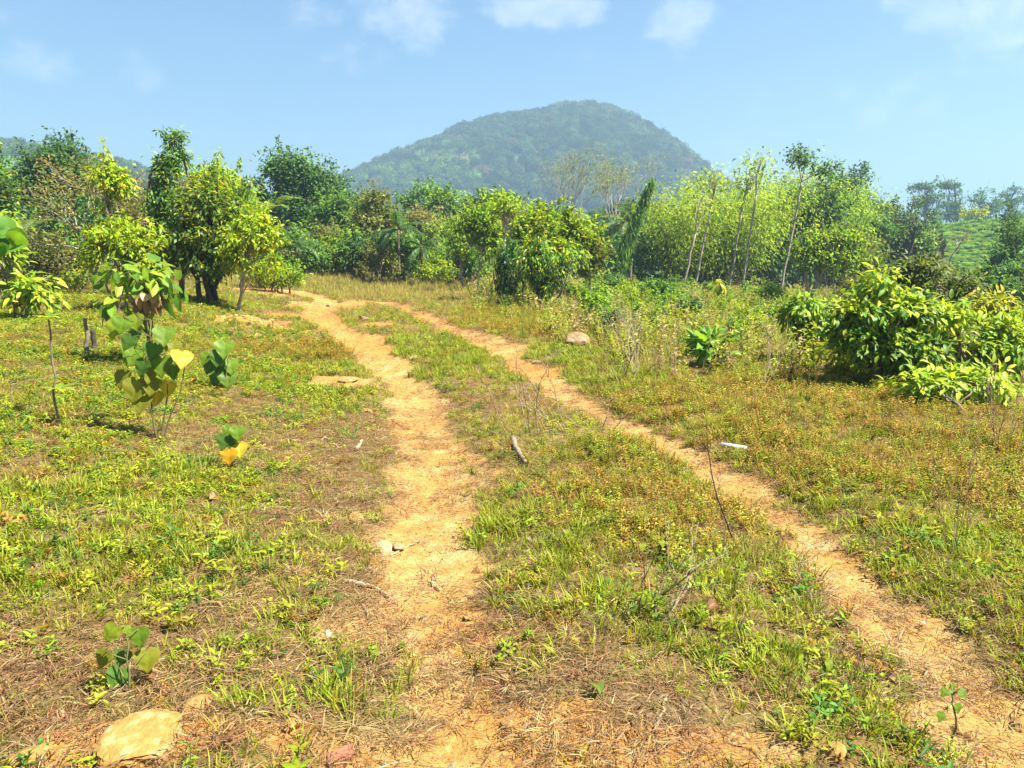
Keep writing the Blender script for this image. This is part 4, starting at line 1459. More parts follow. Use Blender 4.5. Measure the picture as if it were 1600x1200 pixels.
    for k, (pal, lf, dr) in enumerate(((MID + DARK, (.15, .065), .5), (LIGHT + MID, (.15, .06), .6), (OLIVE + BROWN[2:], (.12, .055), .4), (DARK + MID[:1], (.17, .07), .8), (YEL[:3] + LIGHT, (.15, .055), .8))):
        kinds.append(gen_tree(540 + k, [(0, 0, .95, .75, .7, .62), (.4, .1, .65, .5, .5, .5), (-.4, 0, .6, .5, .5, .48)], 1.1, .028, 3600, lf, .17, pal, clumps=55, branches=18, droop=dr, stems=4, stem_spread=.18))
    rr = np.random.default_rng(560)
    words = ['deep green', 'fresh green', 'brownish green', 'dark glossy', 'yellow-green']
    protos = {}

    marks = [(20, 'below the tree at the left edge'), (75, 'below the dome tree'), (120, 'under the half-bare tree'), (200, 'below the upright sapling'), (260, 'under the slender dark tree'), (320, 'under the bushy tree'), (410, 'right of the gnarled tree'),
             (437, 'below the arching coconut palm'), (462, 'left of the short dark palm'), (490, 'right of the short dark palm'), (515, 'before the tree joined to the round one'), (545, 'before the light mounded shrub'), (572, 'left of the olive-brown tree'),
             (598, 'before the olive-brown tree'), (625, 'under the slender palm'), (648, 'before the brownish-yellow tree'), (668, 'under the small dark palm'), (692, 'before the yellowish tree'), (715, 'before the slim pale tree'), (740, 'before the light green tree'), (790, 'left of the drooping shrubs'),
             (920, 'under the twisted pale stem'), (945, 'at the foot of the leaning trunk'), (970, 'right of the leaning trunk'), (995, 'under the greyish coconut palm'), (1030, 'left of the nearest feathery clump'), (1055, 'before the nearest feathery clump'), (1075, 'by the short slanting trunk'),
             (1100, 'by the long slanting trunk'), (1126, 'beside the yellowish sapling'), (1146, 'by the left trunk of the close pair'), (1170, 'by the right trunk of the close pair'), (1195, 'left of the umbrella-topped trunk'), (1215, 'at the umbrella-topped trunk'), (1260, 'right of the umbrella-topped trunk'),
             (1345, 'left of the leaning dark tree'), (1380, 'before the leaning dark tree'), (1410, 'before the open dark tree'), (1440, 'right of the open dark tree'), (1475, 'by the leafless pale trunk'), (1510, 'before the middle of the tea slope'), (1545, 'left of the dark tree at the right edge'), (1585, 'under the dark tree at the right edge'), (1700, 'at the right edge')]

    def shrub(px, Y, s, k, label, group, sq=1.0):
        label = label + ' ' + next(m for c, m in marks if px <= c or c == 1700)
        b = onground(px, Y)
        sc = (s * rr.uniform(.9, 1.25), s, s * sq * rr.uniform(.85, 1.15))
        if k not in protos:
            t = tree('thicket_shrub', label, kinds[k], b, group, rr.uniform(0, 6), 'shrub', sc)
            protos[k] = t
            return t
        return copy_thing(protos[k], label, b, rr.uniform(0, 6), sc, group)
    # row along the far end of the field
    cols = np.linspace(398, 770, 21)
    for i, px in enumerate(cols):
        k = [1, 3, 0, 2, 1, 0, 2, 4, 0, 1, 3, 2, 0, 1, 2, 4, 1, 0, 2, 1, 4][i]
        shrub(px + rr.normal(0, 5), 43 + rr.uniform(-1.5, 3), rr.uniform(1.0, 1.75), k, f'{words[k]} shrub of the far thicket', f'{words[k]} shrubs of the far thicket')
    # lighter scrub on the right below the feathery clumps
    for i, px in enumerate(np.linspace(905, 1235, 24)):
        k = [1, 4, 1, 0, 4, 2, 1, 4, 0, 1, 4, 1, 2, 1, 4, 0, 1, 4, 1, 2, 4, 1, 0, 4][i]
        shrub(px + rr.normal(0, 8), rr.uniform(30, 44), rr.uniform(.55, 1.05), k, f'low {words[k]} shrub of the right scrub', f'{words[k]} shrubs of the right-hand scrub', .8)
    # small saplings standing in the weeds
    for px, Y, s, k, lab in ((930, 21, .62, 1, 'small fresh green sapling in the weeds right of the wide drooping shrub'), (985, 25, .6, 4, 'small yellow-green sapling in the weeds under the leaning trunk'), (1010, 17, .42, 1, 'knee-high fresh green plant left of the pale grey boulder'),
                             (1075, 20, .55, 3, 'dark glossy sapling right of the pale grey boulder'), (1175, 19, .55, 4, 'yellow-green sapling left of the small dark upright bush'), (1200, 24, .6, 1, 'fresh green sapling below the close pair of pale trunks'), (960, 15, .34, 0, 'low deep green plant right of the brown block of rock'),
                             (1300, 19, .6, 4, 'yellow-green sapling between the small upright bush and the big bush'), (1150, 14, .32, 1, 'low fresh green plant right of the long-leaved plant')):
        b = onground(px, Y)
        copy_thing(protos[k], lab, b, rr.uniform(0, 6), s, 'saplings standing in the weeds')
    # scrub beyond the big bush
    for i, px in enumerate(np.linspace(1330, 1640, 12)):
        k = [2, 0, 1, 2, 3, 2, 1, 0, 2, 3, 0, 2][i]
        shrub(px + rr.normal(0, 8), rr.uniform(24, 40), rr.uniform(.8, 1.4), k, f'{words[k]} shrub behind the glossy bush', f'{words[k]} shrubs behind the big bush')
    # scrub behind the left bank
    for i, px in enumerate((10, 60, 105, 140, 245, 290, 400, 425, 440, -30)):
        k = [4, 2, 4, 1, 2, 0, 4, 4, 1, 1][i]
        shrub(px, 31 + rr.uniform(-4, 5) if px < 390 else 30 + rr.uniform(-2, 4), rr.uniform(.7, 1.15), k, f'{words[k]} shrub on the left bank', f'{words[k]} shrubs on the left bank')


build_trees()

# ------------------------------------------------------------------ near plants whose leaves can be told apart
def leaf_mesh(name, kind, rgb, vein=(1.25, 1.2, 1.0), curl=.12, fold=.10, seed=0, spots=None):
    """single leaf, 1 long along +X, face to +Z, with a folded midrib and lighter veins"""
    r = np.random.default_rng(seed)
    nu, nv = (13, 11) if kind == 'heart' else (7, 5)
    u = np.linspace(0, 1, nu)
    v = np.linspace(-1, 1, nv)
    if kind == 'heart':
        w = .56 * np.sin(np.clip(u, 0, 1) ** .52 * PI) ** .95
        w[0], w[-1] = .14, .0
    elif kind == 'round':
        w = .46 * np.sin(u ** .8 * PI) ** .75
        w[0], w[-1] = .03, 0
    elif kind == 'lance':
        w = .235 * np.sin(u ** .9 * PI) ** .8
        w[0], w[-1] = .02, 0
    else:
        w = .20 * np.sin(u ** .85 * PI) ** .85
        w[0], w[-1] = .015, 0
    U, Vv = np.meshgrid(u, v, indexing='ij')
    X = U.copy()
    if kind == 'heart':
        X -= .17 * (np.abs(Vv) ** 1.5) * (1 - U) ** 2.2            # lobes reach back past the stalk
    Y = Vv * w[:, None]
    Z = fold * np.abs(Vv) * w[:, None] * 1.6 - curl * U ** 2 + (.022 * np.sin(U * 15 + np.abs(Vv) * 3.2) * np.abs(Vv) if kind == 'heart' else 0)
    Z = Z + r.normal(0, .008, Z.shape)
    V = np.c_[X.ravel(), Y.ravel(), Z.ravel()]
    i = (np.arange(nu - 1)[:, None] * nv + np.arange(nv - 1)[None]).ravel()
    Q = np.c_[i, i + nv, i + nv + 1, i + 1]
    c = np.array(rgb) * np.ones((nu * nv, 3))
    c[(np.abs(Vv.ravel()) < .05)] *= np.array(vein)
    if kind == 'heart':
        sv = np.cos((U * 1.0 - np.abs(Vv) * .42) * 2 * PI * 5.2).ravel() > .72
        c[sv] *= np.array(vein) * .98
        V[sv, 2] -= .012
    if spots is not None:
        k = np.abs(Vv.ravel()) > .55
        c[k] = c[k] * .5 + np.array(spots) * .5
    c = c * (1 + r.normal(0, .06, (len(c), 1)))
    return mk_mesh(name, V, [Q], M_GLOSS, c * (1.0 if kind == 'heart' else 1.2), True)


def orient(A, N):
    A = Vector(A).normalized()
    S = Vector(N).cross(A).normalized()
    N = A.cross(S)
    return Matrix((A, S, N)).transposed().to_euler()


HEART_G = leaf_mesh('heart_leaf', 'heart', (.115, .200, .016), seed=1, curl=.22)
HEART_D = leaf_mesh('heart_leaf', 'heart', (.065, .140, .018), seed=2, curl=.15)
HEART_L = leaf_mesh('heart_leaf', 'heart', (.190, .255, .018), seed=3, curl=.25)
HEART_O = leaf_mesh('heart_leaf', 'heart', (.165, .180, .014), seed=4, curl=.3, spots=(.19, .19, .02))
HEART_Y = leaf_mesh('heart_leaf', 'heart', (.470, .360, .016), seed=5, curl=.2, spots=(.30, .28, .02))
HEART_A = leaf_mesh('heart_leaf', 'heart', (.500, .270, .016), seed=6, curl=.25)
HM = dict(g=HEART_G, d=HEART_D, l=HEART_L, o=HEART_O, y=HEART_Y, a=HEART_A)


def heart_plant(name, label, foot, stems, lv, seed, aspect=1.0):
    """lv: (column, row of the leaf centre, length in px, colour key, sideways swing)"""
    r = np.random.default_rng(seed)
    b = G(*foot)
    t = thing(name, label, 'plant', b)
    Y = b.y
    sg = Geo()
    paths = []
    for pts in stems:
        P = np.array([np.array(at(px, py, Y + dz) - b) for px, py, dz in pts])
        P[0, 2] = -.03
        s = np.linspace(0, 1, len(P))
        ss = np.linspace(0, 1, 8)
        P = np.stack([np.interp(ss, s, P[:, i]) for i in range(3)], 1)
        P[1:-1] += r.normal(0, .004, (6, 3))
        tube(sg, P, np.linspace(.0085, .004, 8) * (1.0 if Y > 3.6 else .55), 6)
        paths.append(P)
    allp = np.concatenate(paths)
    part('stem', sg.mesh('stem', M_STEMG, True), t)
    for i, (px, py, ln, key, sw) in enumerate(lv):
        dep = r.uniform(-.10, .06)
        L = ln / F * Y * .63
        A = Vector((sw, -.45 + r.normal(0, .12), -.72 + r.normal(0, .1))).normalized()
        N = Vector((sw * .25 + .25 + r.normal(0, .25), -.70, .85 + r.normal(0, .2)))
        c = at(px, py, Y + dep) - b
        o = c - A * (L * .42)
        lf = part('leaf', HM[key], t, o, orient(A, N), (L, L * r.uniform(.9, 1.08) * aspect, L))
        k = np.argmin(np.linalg.norm(allp - np.array(o) - np.array([0, 0, -.02]), axis=1))
        pg = Geo()
        q = Vector(allp[k])
        # leaf stalk, in the leaf's own frame
        Mi = Matrix.LocRotScale(o, orient(A, N), (L, L, L)).inverted()
        s0 = Mi @ q
        ss = np.linspace(0, 1, 5)[:, None]
        P = np.array(s0) * (1 - ss)
        P[:, 2] += .10 * np.sin(ss[:, 0] * PI)
        tube(pg, P, .0022 / L, 4, (.2, .19, .05))
        part('leaf_stalk', pg.mesh('leaf_stalk', M_STEMG, True), lf)
    return t


def build_near_plants():
    heart_plant('heart_leaf_plant', 'tallest heart-leaved plant with green and yellow leaves on the left bank', (245, 690),
                [((247, 690, 0), (238, 650, 0), (236, 600, 0), (232, 545, 0), (236, 500, .02)), ((250, 690, 0), (258, 640, -.02), (262, 600, -.02)), ((255, 690, 0), (262, 655, 0), (280, 620, 0), (288, 575, 0))],
                [(178, 515, 46, 'l', -.25), (190, 508, 42, 'g', -.1), (212, 503, 40, 'l', .05), (212, 524, 48, 'd', -.05), (205, 556, 50, 'g', -.12), (256, 524, 50, 'g', .15), (270, 545, 40, 'o', .2), (284, 560, 50, 'y', .25),
                 (252, 572, 50, 'g', .05), (270, 580, 40, 'd', .15), (190, 592, 46, 'o', -.25), (210, 610, 58, 'o', -.1), (236, 603, 44, 'o', .05), (262, 608, 40, 'y', .1), (220, 630, 46, 'o', -.05), (238, 548, 44, 'd', .05),
                 (222, 575, 44, 'd', -.2), (244, 622, 36, 'y', .1), (200, 535, 40, 'd', -.3), (232, 585, 40, 'o', .2)], 600)
    heart_plant('heart_leaf_plant', 'smaller all-green heart-leaved plant right of the tallest one', (345, 612), [((347, 612, 0), (345, 580, 0), (346, 545, 0)), ((347, 612, 0), (354, 585, 0), (356, 560, 0))],
                [(350, 545, 46, 'g', .05), (328, 572, 40, 'd', -.2), (360, 572, 40, 'g', .2), (338, 592, 42, 'd', -.1), (355, 592, 42, 'g', .1), (320, 560, 34, 'g', -.3), (340, 560, 40, 'd', -.05), (346, 578, 36, 'd', .05)], 601)
    heart_plant('heart_leaf_plant', 'little heart-leaved plant half green and half yellow on the bank', (362, 738), [((362, 738, 0), (362, 700, 0), (360, 672, 0))],
                [(352, 692, 42, 'd', -.15), (371, 677, 36, 'g', .15), (374, 702, 40, 'y', .2), (357, 713, 40, 'a', -.05), (356, 674, 34, 'g', -.2)], 602)
    heart_plant('heart_leaf_seedling', 'nearest heart-leaved seedling above the big ochre rock', (204, 1090), [((204, 1090, 0), (202, 1040, 0), (197, 1000, 0), (194, 980, 0))],
                [(173, 990, 46, 'l', -.6), (217, 996, 52, 'g', .12), (230, 1032, 60, 'o', .15), (190, 1028, 42, 'd', -.1), (182, 1060, 56, 'd', -.12), (160, 1030, 46, 'o', -.45), (197, 984, 22, 'l', .1)], 603)
    heart_plant('heart_leaf_seedling', 'small bright seedling beside the right rut near the bottom corner', (1492, 1150), [((1492, 1150, 0), (1490, 1110, 0), (1488, 1085, 0))],
                [(1476, 1082, 24, 'g', -.8), (1505, 1085, 26, 'g', .8), (1497, 1107, 26, 'g', .1), (1488, 1074, 20, 'l', .1), (1470, 1120, 26, 'g', -.3), (1464, 1155, 24, 'a', -.1)], 604)
    heart_plant('heart_leaf_seedling', 'pale seedling in the grass between the ruts, left of a pair', (1252, 1078), [((1252, 1078, 0), (1252, 1035, 0))], [(1252, 1030, 22, 'l', .2), (1246, 1058, 22, 'l', -.2), (1262, 1062, 18, 'l', .3)], 605)
    heart_plant('heart_leaf_seedling', 'pale seedling in the grass between the ruts, right of a pair', (1299, 1062), [((1299, 1062, 0), (1296, 1040, 0))], [(1296, 1040, 24, 'l', .2), (1304, 1052, 18, 'l', .4), (1288, 1050, 18, 'g', -.3)], 606)
    heart_plant('heart_leaf_seedling', 'light round-leaved weed among bleached twigs between the ruts', (1000, 985), [((1000, 985, 0), (1000, 940, 0), (1006, 905, 0)), ((1000, 985, 0), (1020, 950, 0), (1034, 930, 0)), ((1000, 985, 0), (985, 950, 0))],
                [(946, 928, 16, 'l', -.3), (1046, 958, 18, 'l', .3), (1105, 916, 14, 'l', .3), (1004, 855, 18, 'l', .1), (1035, 850, 18, 'l', .2), (1020, 930, 20, 'g', .2), (1008, 940, 20, 'l', -.2), (1030, 935, 18, 'g', .1), (990, 950, 18, 'g', -.2), (1040, 915, 16, 'l', .4), (1090, 905, 14, 'l', .1), (1100, 885, 16, 'l', .2), (1025, 965, 18, 'g', 0)], 607)

    # --- leafy bushes, every front leaf its own part
    OV = {}

    def ovs(key, pal, kind='ovate'):
        if key not in OV:
            OV[key] = [leaf_mesh('leaf', kind, c, seed=20 + i, curl=.10 + .14 * (i % 3)) for i, c in enumerate(pal)]
        return OV[key]

    def bush(name, label, base, ells, Y, n_obj, n_stuff, L, clump_r, pal, key, seed, clumps=50, droop=.5, young=None, r0=.02, stems=4, kind='ovate', depth=.9, branches=22, cat='shrub', spread=.16, bark=None):
        r = np.random.default_rng(seed)
        E = [tuple(e[:3]) + tuple(max(v - clump_r * .85, v * .5) for v in e[3:]) for e in env_px(base, Y, ells, depth)]
        t = thing(name, label, cat, base)
        cc, cd = crown_points(r, E, clumps, .45)
        tg = Geo()
        for s in range(stems):
            o = np.array([r.normal(0, spread * .5), r.normal(0, spread * .5), -.05])
            k = r.integers(clumps)
            P = curve(o, cc[k] * np.array([.5, .5, .9]), r, 7, 0, .1)
            tube(tg, P, np.linspace(r0, r0 * .5, 7), 6)
            for q in range(max(1, branches // stems)):
                s0 = P[r.integers(2, 7)]
                tube(tg, curve(s0, cc[r.integers(clumps)], r, 5, .05, .1), np.linspace(r0 * .5, r0 * .14, 5), 4)
        part('trunk', tg.mesh('trunk', bark or M_BARK, True), t)
        n = n_obj + n_stuff
        ci = r.integers(0, clumps, n)
        off = r.normal(size=(n, 3)) * clump_r * np.array([1, 1, .8])
        C = cc[ci] + off
        out = norm(cd[ci] * .6 + norm(off))
        A = norm(unit(r, n) * .6 + out * .8 + np.array([0, 0, -droop]))
        N = unit(r, n) * .45 + np.array([.1, -.25, .8])
        LL = L * r.uniform(.7, 1.25, n)
        lm = ovs(key, pal, kind)
        # the leaves nearest to the viewer show largest
        gp = vnoise(C[:, 0] + C[:, 1] * .5 + 30, C[:, 2] + 30, clump_r * 2.6, seed, 2) + r.normal(0, .05, n)
        if n > 900:                                                     # openings between the boughs
            kk = gp > .42
            C, A, N, LL, n = C[kk], A[kk], N[kk], LL[kk], int(kk.sum())
        order = np.argsort(C[:, 1] - C[:, 2] * .4 + r.normal(0, .15, n))
        front, rest = order[:n_obj], order[n_obj:]
        pk = r.integers(0, len(lm), n)
        if young is not None:
            hi = C[:, 2] > np.quantile(C[:, 2], .72)
            sel = hi & (r.random(n) < .5)
            pk[sel] = r.choice(young, int(sel.sum()))
        for i in front:
            part('leaf', lm[pk[i]], t, C[i], orient(A[i], N[i]), float(LL[i]))
        g = Geo()
        pc = np.array(pal)[pk[rest]]
        leaves(g, C[rest], A[rest], N[rest], LL[rest], LL[rest] * (.40 if kind == 'ovate' else .8), pc * r.uniform(.75, 1.2, (len(rest), 1)), 'leaf')
        part('foliage', g.mesh('foliage', M_GLOSS), t, kind='stuff')
        return t
    GL = [(.055, .125, .018), (.085, .170, .018), (.120, .205, .018), (.165, .240, .018), (.240, .275, .018), (.045, .105, .018)]
    GL = [tuple(v * 1.5 for v in c) for c in GL]
    YG = [(.150, .225, .016), (.200, .260, .016), (.260, .290, .016), (.110, .195, .018), (.350, .310, .02)]
    b = G(1400, 603)
    bush('glossy_bush', 'big glossy dark-green bush on the right, its highest part', b, [(1382, 452, 34, 40), (1345, 500, 40, 42), (1405, 500, 56, 48), (1370, 550, 60, 42), (1430, 560, 55, 40), (1320, 530, 26, 34)], b.y, 290, 6400, .112, .105, GL, 'gl', 620, clumps=64, young=[3, 4], r0=.022, stems=5, spread=.4)
    b = G(1500, 600)
    bush('glossy_bush', 'sunlit glossy bush right of the highest bush', b, [(1465, 515, 50, 44), (1510, 545, 56, 42), (1480, 575, 60, 32), (1555, 540, 50, 44), (1590, 570, 40, 34)], b.y, 280, 4600, .112, .10, GL[1:5], 'gl2', 621, clumps=52, young=[2, 3], stems=5, spread=.4)
    b = G(1560, 585)
    bush('yellow_tipped_bush', 'thin bush with yellowish tips at the right edge', b, [(1555, 480, 30, 20), (1575, 495, 22, 26), (1560, 530, 30, 26), (1530, 490, 14, 26)], b.y, 240, 900, .12, .11, YG, 'yg', 622, clumps=30, young=[2, 4], stems=3, spread=.2)
    b = G(1262, 566)
    bush('glossy_bush', 'small dark upright bush left of the big glossy bush', b, [(1258, 485, 32, 26), (1280, 500, 26, 26), (1265, 530, 22, 26)], b.y, 240, 2200, .105, .10, GL, 'gl', 623, clumps=36, droop=1.0, young=[3, 2], stems=3)
    b = G(1440, 560)
    bush('olive_bush', 'olive bush with long narrow leaves behind the big glossy bush', b, [(1440, 430, 40, 24), (1480, 450, 40, 26), (1420, 465, 40, 30), (1500, 480, 36, 30)], b.y, 160, 4200, .13, .15, [(.085, .120, .024), (.11, .15, .024), (.07, .1, .024), (.15, .17, .03)], 'ol', 624, clumps=55, stems=4, spread=.4)
    b = G(1335, 585)
    bush('low_bush', 'low leafy plant at the left foot of the big glossy bush', b, [(1335, 560, 34, 16), (1365, 580, 26, 12), (1310, 545, 16, 14)], b.y, 130, 500, .12, .11, YG, 'yg', 625, clumps=22, stems=3, spread=.3)
    b = G(1470, 632)
    bush('low_bush', 'low scrambling plant with bright leaves before the sunlit bush', b, [(1440, 605, 40, 14), (1490, 600, 40, 16), (1545, 600, 36, 18)], b.y, 200, 700, .11, .10, GL[2:5], 'gl3', 626, clumps=34, stems=4, spread=.5)
    b = G(1118, 572)
    bush('rosette_plant', 'dark green long-leaved plant in the weeds right of the brown rock', b, [(1112, 540, 24, 14), (1125, 552, 20, 12)], b.y, 70, 60, .24, .07, GL[:3], 'glr', 627, clumps=10, stems=3, droop=.1, spread=.1)
    b = G(1125, 492)
    bush('yellow_sapling', 'slim sapling topped by drooping yellowish leaves in the scrub', b, [(1125, 443, 18, 7)], b.y, 34, 10, .36, .12, YG[2:], 'yg2', 628, clumps=7, stems=1, droop=1.1, r0=.018, branches=6, spread=.05)
    # --- left bank
    b = G(232, 575)
    bush('glossy_sapling', 'sapling with large glossy leaves behind the tallest heart-leaved plant', b, [(190, 435, 30, 22), (222, 430, 36, 20), (262, 448, 24, 22), (180, 470, 20, 16), (215, 470, 30, 14)], b.y, 105, 24, .215, .11, [(.100, .205, .016), (.145, .240, .016), (.075, .165, .018), (.21, .27, .02)], 'gs', 630, clumps=18, stems=2, droop=.8, young=[1, 3], r0=.014, kind='lance', spread=.06, cat='sapling')
    b2 = G(240, 578)
    DR = [(.30, .20, .12), (.40, .29, .18), (.22, .13, .08)]
    bush('withered_shoot', 'withered shoot of curled brown leaves above the tallest heart-leaved plant', b2, [(235, 462, 12, 14), (240, 485, 9, 14), (228, 470, 10, 10)], b2.y, 42, 20, .15, .05, DR, 'dr', 631, clumps=9, stems=1, droop=1.3, r0=.012, kind='round', spread=.02, branches=6, cat='sapling')
    b = G(20, 500)
    bush('broad_leaved_plant', 'plant with few very large upright leaves at the left edge', b, [(12, 400, 24, 24), (30, 395, 14, 20), (-20, 390, 30, 30)], b.y, 30, 6, .40, .15, [(.090, .200, .018), (.13, .24, .018), (.07, .17, .02)], 'bl', 632, clumps=9, stems=2, droop=-.5, kind='round', r0=.02, cat='plant')
    b = G(45, 500)
    bush('leafy_shrub', 'low shrub with pale glossy leaves below the large-leaved plant', b, [(45, 452, 30, 18), (65, 465, 18, 12), (20, 470, 20, 14)], b.y, 150, 160, .20, .13, GL[2:5] + YG[2:4], 'glx', 633, clumps=22, stems=3, spread=.25)
    b = G(0, 480)
    bush('leafy_shrub', 'bright green shrub cut by the left edge', b, [(-5, 360, 22, 26), (0, 400, 22, 24)], b.y, 80, 500, .22, .16, GL[2:5], 'gl3', 634, clumps=22, stems=3)
    b = G(130, 460)
    bush('yellow_shrub', 'small yellow-green shrub on the bank below the half-bare tree', b, [(120, 432, 30, 10), (90, 440, 20, 10), (150, 430, 18, 10)], b.y, 60, 500, .16, .12, YG, 'yg', 635, clumps=22, stems=3, spread=.3)
    # --- cut stalks and thin stalks
    def stalk(label, foot, top, r0, r1, seed, tuft=None, mat=None, wob=.06):
        b = G(*foot)
        r = np.random.default_rng(seed)
        e = np.array(at(top[0], top[1], b.y) - b)
        tg = Geo()
        P = curve((0, 0, -.04), e, r, 9, 0, wob)
        tube(tg, P, np.linspace(r0, r1, 9) * (1 + .08 * r.normal(size=9)), 8)
        me = tg.mesh('stem', mat or M_BARK, True)
        if not tuft:
            return single('cut_stalk', me, label, 'stalk', b)
        t = thing('thin_sapling', label, 'sapling', b)
        part('stem', me, t)
        for px, py, n, L in tuft:
            c = np.array(at(px, py, b.y) - b)
            for i in range(n):
                a = i * 2.4 + seed
                A = (math.cos(a), math.sin(a), .35)
                part('leaf', ovs('yg', YG)[i % 5], t, c, orient(A, (0, 0, 1)), L * r.uniform(.8, 1.2))
        return t
    stalk('taller of two cut grey stalks on the left bank', (138, 562), (133, 498), .028, .022, 640, mat=M_BARK, wob=.03)
    stalk('shorter dark cut stalk leaning against the taller one', (148, 548), (145, 516), .036, .036, 641, mat=M_DARKBARK, wob=.02)
    stalk('thin bare sapling with two leaf tufts left of the cut stalks', (92, 668), (76, 500), .010, .006, 642, [(76, 496, 6, .13), (94, 608, 8, .14)])
    stalk('withered little plant with brown leaves at the left of the bank', (42, 530), (40, 505), .006, .004, 643, [(40, 508, 5, .10)])


build_near_plants()


# ------------------------------------------------------------------ dry twiggy plants
def build_twigs():
    def twig_plant(name, label, foot, h_px, d0, levels, seed, mat, r0=.005, spread=.35, kids=(2, 3), n0=None, shrink=.75, leafy=0):
        b = G(*foot)
        h = h_px / F * b.y
        L0 = h * (1 - shrink) / (1 - shrink ** levels)
        ms = gen_fork(seed, 0, d0, L0 * 1.1, r0 * .8, levels, (.03, .014), leafy, OLIVE + LIGHT, tipr=.03, spread=spread, shrink=shrink, upb=.12, bark=mat, kids=kids, minr=.0012, sides=4, wob=.07)
        if leafy:
            return tree(name, label, ms, b, cat='dry shrub', names=('stem', 'foliage'))
        return single(name, ms[0], label, 'dry shrub', b)
    def stems_plant(name, label, foot, stems, seed, mat, r0):
        """long thin stems from their own feet, each with a few side twigs"""
        b = G(*foot)
        r = np.random.default_rng(seed)
        g = Geo()
        for pts in stems:
            x0, y0 = pts[0]
            P = np.array([np.array(at(px, py, b.y + .12 * r.normal()) - b) for px, py in pts])
            P[0, 2] = -.02 + min(0, P[0, 2])
            s = np.linspace(0, 1, len(P))
            ss = np.linspace(0, 1, 8)
            P = np.stack([np.interp(ss, s, P[:, i]) for i in range(3)], 1)
            L = np.linalg.norm(P[-1] - P[0])
            P[1:-1] += r.normal(0, .008 * L, (6, 3))
            tube(g, P, np.linspace(r0, r0 * .4, 8), 5)
            for q in range(r.integers(2, 5)):
                k = r.integers(2, 7)
                e = P[k] + (P[-1] - P[0]) * r.uniform(.08, .2) + r.normal(0, .07 * L, 3)
                tube(g, curve(P[k], e, r, 4, 0, .08), np.linspace(r0 * .5, r0 * .25, 4), 4)
        return single(name, g.mesh(name, mat, True), label, 'dry shrub', b)
    stems_plant('dry_shrub', 'bare twiggy shrub with long dark stems between the ruts', (850, 688), [[(886, 684), (850, 625), (802, 555)], [(822, 665), (812, 610), (805, 562)], [(795, 655), (765, 610), (743, 575)], [(890, 680), (861, 597), (830, 520)],
                                                                                                  [(832, 660), (818, 610), (812, 580)], [(860, 684), (835, 640), (818, 605)], [(840, 680), (838, 640), (843, 598)]], 700, M_TWIG, .0055)
    stems_plant('dry_shrub', 'two dark stubby twigs at the edge of the right rut', (946, 680), [[(938, 680), (948, 650), (956, 620)], [(950, 684), (962, 668), (976, 650)]], 716, M_TWIG, .006)
    stems_plant('dry_shrub', 'fan of thin brown stems in the weeds before the brown rock', (985, 605), [[(975, 600), (985, 560), (1015, 505)], [(985, 605), (1000, 560), (1003, 520)], [(970, 600), (950, 560), (915, 515)], [(965, 602), (930, 560), (890, 520)], [(990, 605), (1020, 570), (1060, 545)], [(980, 605), (975, 560), (965, 500)]], 717, M_TWIG, .0075)
    stems_plant('dry_shrub', 'straw-coloured leaning stalk crossing the right rut', (842, 612), [[(837, 612), (855, 575), (876, 540)]], 718, M_TWIGP, .006)
    twig_plant('dry_shrub', 'bleached dry stems leaning left beside the dark twiggy shrub', (880, 668), 115, (-.45, .1, 1), 3, 701, M_TWIGP, .005, .22)
    twig_plant('dry_shrub', 'spray of pale dry stems in the weeds right of the brown rock', (1000, 590), 125, (-.35, .2, 1), 4, 703, M_TWIGP, .008, .26)
    twig_plant('dry_shrub', 'dark thin stems standing in the weeds before the small upright bush', (1060, 600), 110, (-.1, .2, 1), 3, 704, M_TWIG, .007, .3)
    twig_plant('dry_shrub', 'pale dry stems leaning right towards the big glossy bush', (1190, 610), 130, (.45, .2, 1), 3, 705, M_TWIGP, .007, .22)
    twig_plant('dry_shrub', 'bundle of tall dark dead stems near the right edge', (1555, 712), 160, (.18, .1, 1), 4, 706, M_TWIG, .008, .22)
    twig_plant('dry_shrub', 'thin reddish dead stem left of the tall dead bundle', (1465, 690), 100, (.05, .1, 1), 3, 707, M_TWIG, .005, .3)
    twig_plant('dry_shrub', 'sprawling bleached twigs in the grass between the ruts', (1020, 990), 210, (-.15, .1, 1), 4, 708, M_TWIGP, .0045, .42, leafy=1)
    twig_plant('dry_shrub', 'brown leafless weed beside the right rut near the bottom', (1340, 1075), 130, (.1, .1, 1), 4, 709, M_TWIG, .0035, .35)
    twig_plant('dry_shrub', 'fine branching dead weed arching over the right rut', (1215, 925), 120, (.5, .1, .8), 4, 710, M_TWIGP, .0035, .4)
    twig_plant('dry_shrub', 'dark wiry stem rising from the grass right of the right rut', (1485, 880), 210, (.08, .1, 1), 3, 711, M_TWIG, .0035, .18)
    twig_plant('dry_shrub', 'short dry twigs in the far field beside the dark drooping shrub', (740, 470), 40, (0, 0, 1), 4, 712, M_TWIGP, .012, .4)
    twig_plant('dry_shrub', 'dry leaning twigs at the bend of the track', (470, 478), 40, (-.7, 0, .8), 3, 713, M_TWIG, .012, .35)
    twig_plant('dry_shrub', 'pale dry stems standing before the olive-brown tree', (612, 446), 42, (.1, 0, 1), 4, 714, M_TWIGP, .016, .4)
    twig_plant('dry_shrub', 'tangle of grey fallen branches under the half-bare tree', (105, 440), 60, (.6, 0, .6), 4, 715, M_PALE, .025, .5)
    # one long whip
    b = G(1150, 852)
    r = np.random.default_rng(720)
    tg = Geo()
    pts = [(1150, 852), (1135, 815), (1120, 775), (1112, 740), (1106, 700), (1104, 655)]
    P = np.array([np.array(at(px, py, b.y) - b) for px, py in pts])
    P[0, 2] = -.03
    tube(tg, P, np.linspace(.0052, .002, 6), 5)
